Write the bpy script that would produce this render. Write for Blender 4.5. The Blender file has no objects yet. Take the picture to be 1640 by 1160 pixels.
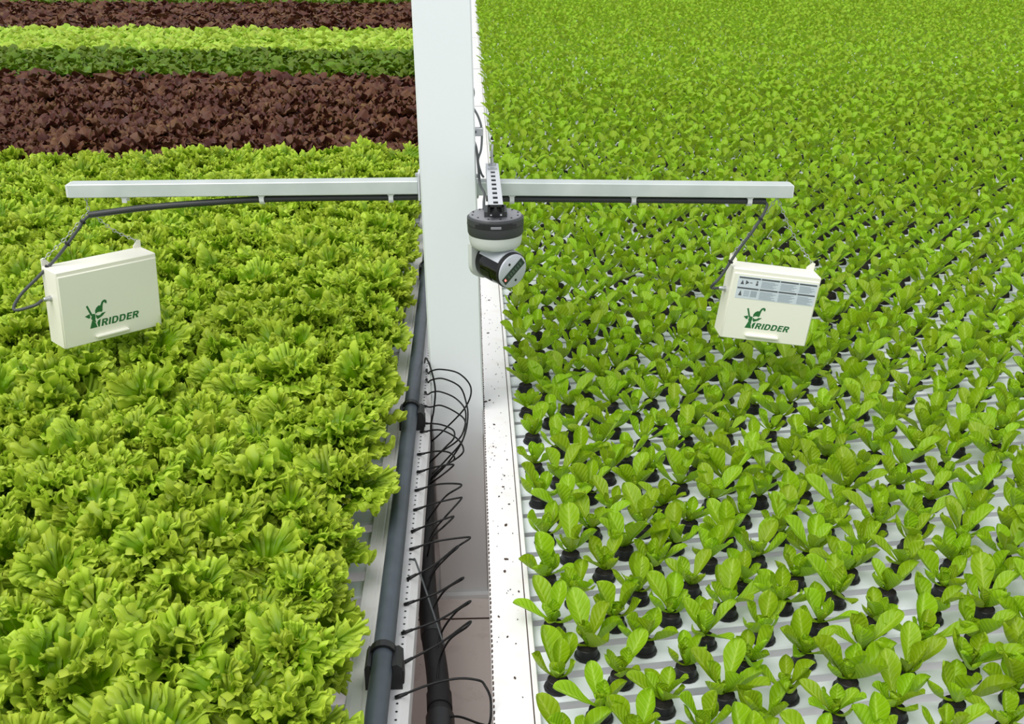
import bpy, math, random
import numpy as np
from mathutils import Matrix, Vector, Euler

random.seed(7)
rng = np.random.default_rng(7)
scene = bpy.context.scene
COL = scene.collection

# ------------------------------------------------------------------ camera
CAM_Z = 2.015
PITCH = math.radians(22.331)
YAW = math.radians(2.131)
FPX = 1765.0
cam_data = bpy.data.cameras.new('camera')
cam_data.sensor_width = 36.0
cam_data.lens = 36.0 * FPX / 1640.0
cam_data.clip_start = 0.05
cam_data.clip_end = 200
cam = bpy.data.objects.new('camera', cam_data)
cam.location = (0, 0, CAM_Z)
cam.rotation_euler = (math.pi / 2 - PITCH, 0, -YAW)
COL.objects.link(cam)
scene.camera = cam

# ------------------------------------------------------------------ overcast greenhouse light
world = bpy.data.worlds.new('overcast')
scene.world = world
world.use_nodes = True
wn = world.node_tree.nodes
wl = world.node_tree.links
bg = wn['Background']
bg.inputs['Color'].default_value = (0.93, 0.97, 1.0, 1)
bg.inputs['Strength'].default_value = 0.70
sun_d = bpy.data.lights.new('sun', 'SUN')
sun_d.energy = 2.3
sun_d.angle = math.radians(50)
sun_d.color = (1.0, 0.975, 0.93)
sun = bpy.data.objects.new('sun', sun_d)
sun.rotation_euler = Vector((-0.42, -0.46, 1.0)).to_track_quat('Z', 'Y').to_euler()
sun.location = (-4, -4, 9)
COL.objects.link(sun)
scene.view_settings.view_transform = 'Standard'
scene.view_settings.look = 'None'
scene.view_settings.gamma = 1
scene.view_settings.use_curve_mapping = False
scene.view_settings.exposure = 0.1


# ------------------------------------------------------------------ materials
def srgb(r, g, b):
    f = lambda c: c / 12.92 if c <= 0.04045 else ((c + 0.055) / 1.055) ** 2.4
    return (f(r / 255), f(g / 255), f(b / 255), 1)


def new_mat(name):
    m = bpy.data.materials.new(name)
    m.use_nodes = True
    nt = m.node_tree
    return m, nt, nt.nodes, nt.links, nt.nodes['Principled BSDF']


def plain(name, col, rough=0.5, metal=0.0, spec=0.5, noise=0.0, nscale=20.0, col2=None, bump=0.0):
    m, nt, N, L, b = new_mat(name)
    b.inputs['Base Color'].default_value = col
    b.inputs['Roughness'].default_value = rough
    b.inputs['Metallic'].default_value = metal
    b.inputs['Specular IOR Level'].default_value = spec
    if col2 is not None:
        tc = N.new('ShaderNodeTexCoord')
        nz = N.new('ShaderNodeTexNoise')
        nz.inputs['Scale'].default_value = nscale
        nz.inputs['Detail'].default_value = 6
        L.new(tc.outputs['Object'], nz.inputs['Vector'])
        r = N.new('ShaderNodeValToRGB')
        r.color_ramp.elements[0].position = 0.5 - noise
        r.color_ramp.elements[1].position = 0.5 + noise
        r.color_ramp.elements[0].color = col
        r.color_ramp.elements[1].color = col2
        L.new(nz.outputs['Fac'], r.inputs['Fac'])
        L.new(r.outputs['Color'], b.inputs['Base Color'])
        if bump:
            bp = N.new('ShaderNodeBump')
            bp.inputs['Strength'].default_value = bump
            bp.inputs['Distance'].default_value = 0.002
            L.new(nz.outputs['Fac'], bp.inputs['Height'])
            L.new(bp.outputs['Normal'], b.inputs['Normal'])
    return m


def dirty_white(name, col, speck=(0.05, 0.04, 0.03, 1), amount=0.5, stain=(0.62, 0.5, 0.42, 1), rough=0.4):
    """white painted sheet with small dark specks and faint brown stains"""
    m, nt, N, L, b = new_mat(name)
    b.inputs['Roughness'].default_value = rough
    tc = N.new('ShaderNodeTexCoord')
    vo = N.new('ShaderNodeTexVoronoi')
    vo.inputs['Scale'].default_value = 70
    vo.inputs['Randomness'].default_value = 1.0
    L.new(tc.outputs['Object'], vo.inputs['Vector'])
    r1 = N.new('ShaderNodeValToRGB')
    r1.color_ramp.elements[0].position = 0.09
    r1.color_ramp.elements[1].position = 0.13
    r1.color_ramp.elements[0].color = (1, 1, 1, 1)
    r1.color_ramp.elements[1].color = (0, 0, 0, 1)
    L.new(vo.outputs['Distance'], r1.inputs['Fac'])
    n2 = N.new('ShaderNodeTexNoise')
    n2.inputs['Scale'].default_value = 7.0
    n2.inputs['Detail'].default_value = 4
    L.new(tc.outputs['Object'], n2.inputs['Vector'])
    r2 = N.new('ShaderNodeValToRGB')
    r2.color_ramp.elements[0].position = 0.52
    r2.color_ramp.elements[1].position = 0.68
    L.new(n2.outputs['Fac'], r2.inputs['Fac'])
    mul = N.new('ShaderNodeMath')
    mul.operation = 'MULTIPLY'
    L.new(r1.outputs['Color'], mul.inputs[0])
    L.new(r2.outputs['Color'], mul.inputs[1])
    mul2 = N.new('ShaderNodeMath')
    mul2.operation = 'MULTIPLY'
    mul2.inputs[1].default_value = amount
    L.new(mul.outputs[0], mul2.inputs[0])
    n3 = N.new('ShaderNodeTexNoise')
    n3.inputs['Scale'].default_value = 14
    n3.inputs['Detail'].default_value = 8
    L.new(tc.outputs['Object'], n3.inputs['Vector'])
    r3 = N.new('ShaderNodeValToRGB')
    r3.color_ramp.elements[0].position = 0.56
    r3.color_ramp.elements[1].position = 0.85
    r3.color_ramp.elements[0].color = (0, 0, 0, 1)
    r3.color_ramp.elements[1].color = (0.5, 0.5, 0.5, 1)
    L.new(n3.outputs['Fac'], r3.inputs['Fac'])
    mx = N.new('ShaderNodeMixRGB')
    mx.inputs['Color1'].default_value = col
    mx.inputs['Color2'].default_value = stain
    L.new(r3.outputs['Color'], mx.inputs['Fac'])
    mx2 = N.new('ShaderNodeMixRGB')
    mx2.inputs['Color2'].default_value = speck
    L.new(mul2.outputs[0], mx2.inputs['Fac'])
    L.new(mx.outputs['Color'], mx2.inputs['Color1'])
    L.new(mx2.outputs['Color'], b.inputs['Base Color'])
    return m


def leaf_mat(name, base, rim, rib, var=0.18, transl=0.35, rough=0.42, rib_w=0.12, hue=0.02, rim0=0.45, veins=0.0):
    """leaf colours from the leaf's own coordinates stored as the colour attribute 'lf':
    r = along the leaf, g = distance from the midrib, b = random per plant"""
    m, nt, N, L, b = new_mat(name)
    at = N.new('ShaderNodeAttribute')
    at.attribute_name = 'lf'
    sp = N.new('ShaderNodeSeparateColor')
    L.new(at.outputs['Color'], sp.inputs['Color'])
    # rim
    r1 = N.new('ShaderNodeValToRGB')
    r1.color_ramp.elements[0].position = rim0
    r1.color_ramp.elements[1].position = 1.0
    r1.color_ramp.elements[0].color = base
    r1.color_ramp.elements[1].color = rim
    L.new(sp.outputs[0], r1.inputs['Fac'])
    # midrib
    r2 = N.new('ShaderNodeValToRGB')
    r2.color_ramp.elements[0].position = 0.0
    r2.color_ramp.elements[1].position = rib_w
    r2.color_ramp.elements[0].color = (0.75, 0.75, 0.75, 1)
    r2.color_ramp.elements[1].color = (0, 0, 0, 1)
    L.new(sp.outputs[1], r2.inputs['Fac'])
    mx = N.new('ShaderNodeMixRGB')
    L.new(r2.outputs['Color'], mx.inputs['Fac'])
    L.new(r1.outputs['Color'], mx.inputs['Color1'])
    mx.inputs['Color2'].default_value = rib
    col_out = mx.outputs['Color']
    if veins:
        ma = N.new('ShaderNodeMath')
        ma.operation = 'MULTIPLY_ADD'
        L.new(sp.outputs[1], ma.inputs[0])
        ma.inputs[1].default_value = -0.22
        L.new(sp.outputs[0], ma.inputs[2])
        mb = N.new('ShaderNodeMath')
        mb.operation = 'MULTIPLY'
        mb.inputs[1].default_value = 50.0
        L.new(ma.outputs[0], mb.inputs[0])
        sn = N.new('ShaderNodeMath')
        sn.operation = 'SINE'
        L.new(mb.outputs[0], sn.inputs[0])
        rv = N.new('ShaderNodeValToRGB')
        rv.color_ramp.elements[0].position = 0.72
        rv.color_ramp.elements[0].color = (0, 0, 0, 1)
        rv.color_ramp.elements[1].position = 1.0
        rv.color_ramp.elements[1].color = (veins, veins, veins, 1)
        L.new(sn.outputs[0], rv.inputs['Fac'])
        mv = N.new('ShaderNodeMixRGB')
        L.new(rv.outputs['Color'], mv.inputs['Fac'])
        L.new(mx.outputs['Color'], mv.inputs['Color1'])
        mv.inputs['Color2'].default_value = rib
        col_out = mv.outputs['Color']
        bp = N.new('ShaderNodeBump')
        bp.inputs['Strength'].default_value = 0.35
        bp.inputs['Distance'].default_value = 0.0012
        bp.invert = True
        L.new(sn.outputs[0], bp.inputs['Height'])
        L.new(bp.outputs['Normal'], b.inputs['Normal'])
    # per plant and per leaf variation
    oi = N.new('ShaderNodeObjectInfo')
    ad = N.new('ShaderNodeMath')
    ad.operation = 'ADD'
    L.new(oi.outputs['Random'], ad.inputs[0])
    L.new(sp.outputs[2], ad.inputs[1])
    fr = N.new('ShaderNodeMath')
    fr.operation = 'FRACT'
    L.new(ad.outputs[0], fr.inputs[0])
    mr = N.new('ShaderNodeMapRange')
    mr.inputs['To Min'].default_value = 1 - var
    mr.inputs['To Max'].default_value = 1 + var
    L.new(fr.outputs[0], mr.inputs['Value'])
    mh = N.new('ShaderNodeMapRange')
    mh.inputs['To Min'].default_value = 0.5 - hue
    mh.inputs['To Max'].default_value = 0.5 + hue
    L.new(fr.outputs[0], mh.inputs['Value'])
    hs = N.new('ShaderNodeHueSaturation')
    L.new(col_out, hs.inputs['Color'])
    L.new(mr.outputs['Result'], hs.inputs['Value'])
    L.new(mh.outputs['Result'], hs.inputs['Hue'])
    L.new(hs.outputs['Color'], b.inputs['Base Color'])
    b.inputs['Roughness'].default_value = rough
    b.inputs['Specular IOR Level'].default_value = 0.28
    tr = N.new('ShaderNodeBsdfTranslucent')
    L.new(hs.outputs['Color'], tr.inputs['Color'])
    ms = N.new('ShaderNodeMixShader')
    ms.inputs['Fac'].default_value = transl
    L.new(b.outputs['BSDF'], ms.inputs[1])
    L.new(tr.outputs['BSDF'], ms.inputs[2])
    L.new(ms.outputs['Shader'], N['Material Output'].inputs['Surface'])
    return m


M = {}
M['floor'] = dirty_white('floor_white_ground', srgb(240, 232, 228), amount=0.9, stain=(0.42, 0.33, 0.28, 1), rough=0.35)
M['gutter'] = dirty_white('gutter_white_sheet', srgb(239, 237, 238), amount=0.85, stain=(0.72, 0.6, 0.52, 1))
M['shade_panel'] = plain('shade_panel_sheet', srgb(228, 210, 202), 0.5, noise=0.3, nscale=6, col2=srgb(214, 196, 188))  # for the added panels that shade the gap
M['gutter_dark'] = plain('dirt_in_groove', srgb(70, 52, 42), 0.9)
M['channel'] = plain('channel_white_plastic', srgb(236, 240, 246), 0.35, noise=0.25, nscale=5, col2=srgb(228, 233, 240))
M['post'] = plain('post_white_paint', srgb(243, 247, 249), 0.28, noise=0.3, nscale=2, col2=srgb(236, 243, 245))
M['arm'] = plain('arm_galvanised', srgb(214, 221, 218), 0.42, metal=0.25, noise=0.2, nscale=9, col2=srgb(194, 203, 200))
M['pipe'] = plain('pipe_grey_plastic', srgb(64, 71, 80), 0.42, noise=0.2, nscale=30, col2=srgb(72, 80, 89))
M['black'] = plain('black_plastic', srgb(24, 24, 26), 0.45)
M['black_soft'] = plain('black_rubber', srgb(20, 20, 22), 0.6, spec=0.3, noise=0.25, nscale=60, col2=srgb(32, 31, 31))
M['tube'] = plain('tube_black', srgb(16, 16, 17), 0.5, spec=0.3)
M['conduit'] = plain('conduit_dark_grey', srgb(52, 55, 56), 0.45)
M['cable'] = plain('cable_grey', srgb(70, 74, 76), 0.5)
M['cable_light'] = plain('cable_light_grey', srgb(120, 124, 126), 0.5)
M['steel'] = plain('steel', srgb(190, 192, 194), 0.35, metal=0.8)
M['bracket'] = plain('bracket_galvanised', srgb(214, 217, 222), 0.4, metal=0.3)
M['clip'] = plain('clip_white_plastic', srgb(226, 229, 228), 0.5)
M['box'] = plain('box_cream_plastic', srgb(248, 246, 231), 0.38)
M['box_lid'] = plain('box_lid_cream', srgb(247, 247, 232), 0.38)
M['logo'] = plain('print_green', srgb(38, 112, 58), 0.5)
M['sticker'] = plain('sticker_pale', srgb(214, 224, 232), 0.4)
M['sticker_bar'] = plain('print_dark', srgb(88, 92, 96), 0.5)
M['sticker_text'] = plain('print_grey', srgb(168, 178, 188), 0.5)
M['dev_dark'] = plain('device_charcoal', srgb(58, 60, 62), 0.5)
M['dev_top'] = plain('device_lid_grey', srgb(132, 132, 138), 0.35)
M['dev_light'] = plain('device_light_grey', srgb(208, 213, 208), 0.4)
M['dev_cap'] = plain('device_cap_silver', srgb(202, 206, 214), 0.35, metal=0.2)
M['glass'] = plain('lens_glass', srgb(14, 14, 16), 0.08)
M['screen'] = plain('screen_dark_green', srgb(52, 66, 60), 0.25)
M['led_off'] = plain('print_segments', srgb(76, 96, 84), 0.4)
mled, nt_, N_, L_, b_ = new_mat('led_red')
b_.inputs['Emission Color'].default_value = (1, 0.12, 0.1, 1)
b_.inputs['Emission Strength'].default_value = 2.5
b_.inputs['Base Color'].default_value = (0.8, 0.2, 0.2, 1)
M['led'] = mled
M['peat'] = plain('plug_black_peat', srgb(26, 23, 21), 0.95, noise=0.2, nscale=220, col2=srgb(44, 38, 33), bump=0.6)
M['rail'] = plain('rail_galvanised', srgb(170, 174, 176), 0.5, metal=0.4)

M['seedling'] = leaf_mat('seedling_leaf', srgb(140, 178, 14), srgb(148, 186, 24), srgb(182, 208, 84), var=0.16, transl=0.30, rough=0.40, rib_w=0.13, hue=0.010, veins=0.35)
M['lettuce'] = leaf_mat('frilly_lettuce_leaf', srgb(118, 160, 10), srgb(206, 228, 76), srgb(170, 196, 70), var=0.12, transl=0.36, rough=0.38, rib_w=0.06, hue=0.006, rim0=0.72)
M['red'] = leaf_mat('red_lettuce_leaf', srgb(78, 46, 32), srgb(100, 60, 42), srgb(120, 98, 50), var=0.35, transl=0.12, rough=0.5, rib_w=0.08, hue=0.02)
M['dark'] = leaf_mat('dark_green_leaf', srgb(80, 110, 18), srgb(102, 130, 26), srgb(112, 150, 56), var=0.22, transl=0.22, rough=0.45, rib_w=0.08, hue=0.015)
M['light'] = leaf_mat('yellow_green_leaf', srgb(168, 200, 58), srgb(196, 222, 88), srgb(196, 218, 112), var=0.14, transl=0.35, rough=0.42, rib_w=0.08, hue=0.012)


# ------------------------------------------------------------------ mesh helpers
class MB:
    def __init__(self):
        self.v = []
        self.f = []
        self.m = []

    def add(self, verts, faces, mi=0):
        o = len(self.v)
        self.v += [tuple(p) for p in verts]
        self.f += [tuple(i + o for i in fc) for fc in faces]
        self.m += [mi] * len(faces)
        return self

    def box(self, x0, x1, y0, y1, z0, z1, mi=0, mat=None):
        vs = [(x0, y0, z0), (x1, y0, z0), (x1, y1, z0), (x0, y1, z0), (x0, y0, z1), (x1, y0, z1), (x1, y1, z1), (x0, y1, z1)]
        if mat is not None:
            vs = [tuple(mat @ Vector(p)) for p in vs]
        return self.add(vs, [(0, 3, 2, 1), (4, 5, 6, 7), (0, 1, 5, 4), (1, 2, 6, 5), (2, 3, 7, 6), (3, 0, 4, 7)], mi)

    def bbox(self, x0, x1, y0, y1, z0, z1, b=0.003, mi=0):
        """box with chamfered edges (convex: built from an inset set of 24 points)"""
        vs = []
        idx = {}
        for sx in (0, 1):
            for sy in (0, 1):
                for sz in (0, 1):
                    X = (x0, x1)[sx]; Y = (y0, y1)[sy]; Z = (z0, z1)[sz]
                    ix = X + (b if sx == 0 else -b); iy = Y + (b if sy == 0 else -b); iz = Z + (b if sz == 0 else -b)
                    for k, p in enumerate(((X, iy, iz), (ix, Y, iz), (ix, iy, Z))):
                        idx[(sx, sy, sz, k)] = len(vs)
                        vs.append(p)
        fs = []
        g = lambda *a: idx[a]
        for s in (0, 1):
            q = [g(s, 0, 0, 0), g(s, 1, 0, 0), g(s, 1, 1, 0), g(s, 0, 1, 0)]
            fs.append(q if s else q[::-1])
            q = [g(0, s, 0, 1), g(0, s, 1, 1), g(1, s, 1, 1), g(1, s, 0, 1)]
            fs.append(q if s else q[::-1])
            q = [g(0, 0, s, 2), g(1, 0, s, 2), g(1, 1, s, 2), g(0, 1, s, 2)]
            fs.append(q if s else q[::-1])
        for a in (0, 1):
            for c in (0, 1):
                fs.append([g(a, c, 0, 0), g(a, c, 1, 0), g(a, c, 1, 1), g(a, c, 0, 1)])
                fs.append([g(a, 0, c, 0), g(a, 1, c, 0), g(a, 1, c, 2), g(a, 0, c, 2)])
                fs.append([g(0, a, c, 1), g(1, a, c, 1), g(1, a, c, 2), g(0, a, c, 2)])
        for sx in (0, 1):
            for sy in (0, 1):
                for sz in (0, 1):
                    fs.append([g(sx, sy, sz, 0), g(sx, sy, sz, 1), g(sx, sy, sz, 2)])
        return self.add(vs, fs, mi)

    def prism(self, prof, a0, a1, axis='y', mi=0):
        """extrude a closed 2-D outline: axis y -> outline in (x, z); axis x -> outline in (y, z)"""
        n = len(prof)
        if axis == 'y':
            vs = [(p[0], a0, p[1]) for p in prof] + [(p[0], a1, p[1]) for p in prof]
        else:
            vs = [(a0, p[0], p[1]) for p in prof] + [(a1, p[0], p[1]) for p in prof]
        fs = [(i, (i + 1) % n, n + (i + 1) % n, n + i) for i in range(n)]
        fs += [tuple(range(n))[::-1], tuple(range(n, 2 * n))]
        return self.add(vs, fs, mi)

    def tube(self, path, r, seg=8, mi=0, caps=True, radii=None):
        P = [Vector(p) for p in path]
        n = len(P)
        vs = []
        up = Vector((0, 0, 1))
        t0 = (P[1] - P[0]).normalized()
        if abs(t0.dot(up)) > 0.9:
            up = Vector((1, 0, 0))
        nrm = (up - t0 * up.dot(t0)).normalized()
        for i in range(n):
            t = (P[min(i + 1, n - 1)] - P[max(i - 1, 0)]).normalized()
            nrm = (nrm - t * nrm.dot(t))
            if nrm.length < 1e-6:
                nrm = Vector((0, 0, 1)).cross(t)
            nrm.normalize()
            bn = t.cross(nrm)
            rr = radii[i] if radii else r
            for k in range(seg):
                a = 2 * math.pi * k / seg
                vs.append(P[i] + (nrm * math.cos(a) + bn * math.sin(a)) * rr)
        fs = []
        for i in range(n - 1):
            for k in range(seg):
                k2 = (k + 1) % seg
                fs.append((i * seg + k, i * seg + k2, (i + 1) * seg + k2, (i + 1) * seg + k))
        if caps:
            fs.append(tuple(range(seg))[::-1])
            fs.append(tuple((n - 1) * seg + k for k in range(seg)))
        return self.add(vs, fs, mi)

    def lathe(self, prof, seg=24, mi=0, mat=None):
        """prof: list of (radius, z) from bottom to top, closed with caps"""
        vs = []
        for r, z in prof:
            for k in range(seg):
                a = 2 * math.pi * k / seg
                vs.append(Vector((r * math.cos(a), r * math.sin(a), z)))
        n = len(prof)
        fs = []
        for i in range(n - 1):
            for k in range(seg):
                k2 = (k + 1) % seg
                fs.append((i * seg + k, i * seg + k2, (i + 1) * seg + k2, (i + 1) * seg + k))
        fs.append(tuple(range(seg))[::-1])
        fs.append(tuple((n - 1) * seg + k for k in range(seg)))
        if mat is not None:
            vs = [mat @ p for p in vs]
        return self.add(vs, fs, mi)

    def torus(self, mat, R, r, stretch=1.0, su=10, sv=5, mi=0):
        vs = []
        fs = []
        for i in range(su):
            a = 2 * math.pi * i / su
            for j in range(sv):
                b = 2 * math.pi * j / sv
                x = (R + r * math.cos(b)) * math.cos(a)
                y = (R + r * math.cos(b)) * math.sin(a)
                x += math.copysign(R * (stretch - 1), math.cos(a)) if abs(math.cos(a)) > 1e-6 else 0
                vs.append(mat @ Vector((x, y, r * math.sin(b))))
        for i in range(su):
            for j in range(sv):
                i2 = (i + 1) % su; j2 = (j + 1) % sv
                fs.append((i * sv + j, i2 * sv + j, i2 * sv + j2, i * sv + j2))
        return self.add(vs, fs, mi)

    def mesh(self, name, mats, smooth=False):
        me = bpy.data.meshes.new(name)
        me.from_pydata([tuple(p) for p in self.v], [], self.f)
        for m in (mats if isinstance(mats, (list, tuple)) else [mats]):
            me.materials.append(m)
        if any(self.m):
            me.polygons.foreach_set('material_index', self.m)
        if smooth:
            me.polygons.foreach_set('use_smooth', [True] * len(me.polygons))
            if smooth == 'auto':
                me.set_sharp_from_angle(angle=math.radians(40))
        me.update()
        return me

    def build(self, name, mats, parent=None, smooth=False, loc=None, rot=None):
        o = bpy.data.objects.new(name, self.mesh(name, mats, smooth))
        COL.objects.link(o)
        if parent is not None:
            o.parent = parent
        if loc is not None:
            o.location = loc
        if rot is not None:
            o.rotation_euler = rot
        return o


def tag(o, label=None, cat=None, group=None, kind=None):
    if label:
        o['label'] = label
    if cat:
        o['category'] = cat
    if group:
        o['group'] = group
    if kind:
        o['kind'] = kind
    return o


def empty(name, loc=(0, 0, 0), rot=None):
    o = bpy.data.objects.new(name, None)
    o.empty_display_size = 0.02
    o.location = loc
    if rot is not None:
        o.rotation_euler = rot
    COL.objects.link(o)
    return o


def smooth_path(pts, n=8):
    """Catmull-Rom through the points"""
    P = [Vector(p) for p in pts]
    P = [P[0] * 2 - P[1]] + P + [P[-1] * 2 - P[-2]]
    out = []
    for i in range(1, len(P) - 2):
        a, b, c, d = P[i - 1], P[i], P[i + 1], P[i + 2]
        for k in range(n):
            t = k / n
            out.append(0.5 * ((2 * b) + (c - a) * t + (2 * a - 5 * b + 4 * c - d) * t * t + (3 * b - a - 3 * c + d) * t ** 3))
    out.append(P[-2])
    return out


ONES = ['', 'first', 'second', 'third', 'fourth', 'fifth', 'sixth', 'seventh', 'eighth', 'ninth', 'tenth', 'eleventh', 'twelfth',
        'thirteenth', 'fourteenth', 'fifteenth', 'sixteenth', 'seventeenth', 'eighteenth', 'nineteenth']
TENS = {2: ('twenty', 'twentieth'), 3: ('thirty', 'thirtieth'), 4: ('forty', 'fortieth'), 5: ('fifty', 'fiftieth'), 6: ('sixty', 'sixtieth')}


def ordinal(n):
    if n < 20:
        return ONES[n]
    t, o = divmod(n, 10)
    return TENS[t][1] if o == 0 else TENS[t][0] + '-' + ONES[o]


# view test used only to decide which plants are worth building singly
RV = Vector((math.cos(YAW), -math.sin(YAW), 0))
FV = Vector((math.sin(YAW) * math.cos(PITCH), math.cos(YAW) * math.cos(PITCH), -math.sin(PITCH)))
UV_ = Vector((math.sin(YAW) * math.sin(PITCH), math.cos(YAW) * math.sin(PITCH), math.cos(PITCH)))


def view(x, y, z):
    v = Vector((x, y, z - CAM_Z))
    d = v.dot(FV)
    if d < 0.1:
        return None
    return 820 + FPX * v.dot(RV) / d, 580 - FPX * v.dot(UV_) / d, d


# ------------------------------------------------------------------ the place: levels
Z_CH = 0.63          # top of the growing channels
Z_G = 0.645          # top of the gutters


def skew(y0):
    """angle of a channel to the gutters: the channels fan slightly with distance"""
    return math.radians(float(np.interp(y0, [1, 3.5, 5.9, 8.9, 12.4, 20], [7.0, 7.0, 2.2, -3.5, -5.0, -5.0])))


def row_y(y0, x):
    return y0 + x * math.tan(skew(y0))


# floor
fl = MB().box(-9, 11, -1.0, 22, -0.06, 0.0).build('floor', M['floor'])
tag(fl, 'white dusty floor seen between the two growing benches', None, None, 'structure')
for y0 in (1.3, 2.83, 4.3):
    s = MB().box(-0.6, 0.6, y0, y0 + 0.006, 0.0, 0.0015).build('floor_joint', M['gutter_dark'], fl)

# post
post = empty('structural_post', (-0.0400, 2.96, 0.0), (0, -0.0172, 0))
tag(post, 'tall white painted steel post standing between the two beds', 'post')
MB().bbox(-0.0765, 0.0765, 0, 0.10, 0.006, 3.2, 0.004).build('column', M['post'], post, 'auto')
MB().box(-0.085, 0.085, -0.02, 0.12, 0.0, 0.012).build('base_plate', M['post'], post)

# ------------------------------------------------------------------ gutters
YN, YF = -1.5, 19.5
gr = empty('edge_gutter', (0, 0, 0))
tag(gr, 'white metal edge gutter right of the gap, dotted with dirt specks', 'gutter')
MB().prism([(0.026, 0.565), (0.100, 0.565), (0.100, Z_G), (0.029, Z_G), (0.026, Z_G - 0.003)], YN, YF).build('gutter_body', M['gutter'], gr)
MB().prism([(0.1025, 0.632), (0.1135, 0.632), (0.1135, 0.646), (0.112, 0.648), (0.104, 0.648), (0.1025, 0.646)], YN, YF).build('gutter_lip', M['gutter'], gr)
MB().box(0.100, 0.1025, YN, YF, 0.60, Z_G - 0.0015).build('dirt_groove', M['gutter_dark'], gr)
h = MB()
y = 1.35
while y < 5.0:
    a = 0.0015 + 0.0008 * rng.random()
    h.box(0.0264, 0.0264 + a * 1.5, y, y + 0.007 + 0.003 * rng.random(), Z_G - 0.002, Z_G + 0.0006)
    y += 0.0165
tag(h.build('edge_perforation', M['gutter_dark'], gr), kind='stuff')
# seams between gutter lengths
for y in (1.38, 4.45, 8.4, 10.5, 13.2):
    MB().box(0.027, 0.1, y, y + 0.008, Z_G - 0.001, Z_G + 0.0007).build('seam', M['gutter_dark'], gr)
# bits of debris lying on the right gutter
dbm = MB()
for px_, py_, s_ in [(0.032, 3.02, 1.7), (0.045, 3.03, 1.1), (0.055, 2.86, 1.0), (0.062, 2.10, 1.2), (0.075, 2.55, 0.8), (0.07, 2.49, 0.9), (0.058, 2.44, 0.7),
                     (0.082, 2.40, 0.8), (0.071, 2.30, 1.4), (0.05, 3.6, 1.3), (0.06, 3.95, 1.2), (0.04, 4.5, 1.2), (0.067, 2.15, 1.4), (0.09, 2.02, 0.8),
                     (0.044, 1.93, 0.8), (0.06, 1.86, 0.7), (0.07, 1.73, 0.9), (0.05, 2.72, 0.7), (0.085, 2.64, 0.7)] + [(0.034 + 0.06 * rng.random(), 1.5 + 2.6 * rng.random(), 0.16 + 0.26 * rng.random()) for _ in range(80)]:
    a = rng.random() * 3
    mt = Matrix.Translation((px_, py_, Z_G + 0.0012)) @ Matrix.Rotation(a, 4, 'Z')
    dbm.box(-0.0035 * s_, 0.0035 * s_, -0.0012 * s_, 0.0012 * s_, -0.0012, 0.0012, 0, mt)
    mt = mt @ Matrix.Rotation(1.1, 4, 'Z')
    dbm.box(-0.0022 * s_, 0.0026 * s_, -0.0009 * s_, 0.0012 * s_, -0.0012, 0.001, 0, mt)
tag(dbm.build('debris', M['gutter_dark']), 'small dark crumbs of peat scattered on the right white gutter', 'debris', None, 'stuff')

gl = empty('pipe_gutter', (0, 0, 0))
tag(gl, 'white metal gutter with a dotted row of holes carrying the grey pipe', 'gutter')
MB().prism([(-0.238, 0.565), (-0.131, 0.565), (-0.131, 0.627), (-0.1455, Z_G), (-0.216, Z_G), (-0.219, Z_G - 0.003), (-0.222, Z_G), (-0.238, Z_G)], YN, YF).build('gutter_body', M['gutter'], gl)
MB().prism([(-0.2495, 0.633), (-0.238, 0.633), (-0.238, Z_G + 0.001), (-0.248, Z_G + 0.001), (-0.2495, Z_G - 0.001)], YN, YF).build('gutter_lip', M['gutter'], gl)
h = MB()
y = 1.35
while y < 5.2:
    h.lathe([(0.0026, Z_G - 0.002), (0.0026, Z_G + 0.0006)], 6, 0, Matrix.Translation((-0.1522, y, 0)))
    y += 0.0225
tag(h.build('hole_row', M['black'], gl), kind='stuff')
MB().box(0.040, 0.046, -1.5, YF, 0.0, 0.566).build('gap_shade_panel', M['shade_panel'], gr)  # added panel, closes the gap's right side so its depth stays dark
MB().box(-0.232, -0.226, -1.5, YF, 0.0, 0.566).build('gap_shade_panel', M['shade_panel'], gl)  # same on the left: added to block light from under the bench
for g, xs in ((gr, 0.075), (gl, -0.20)):
    for y in (1.05, 4.6, 7.6, 10.6, 13.6, 16.6, 19.2):
        MB().box(xs - 0.02, xs + 0.02, y, y + 0.04, 0.0, 0.566).build('leg', M['rail'], g)

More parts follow.
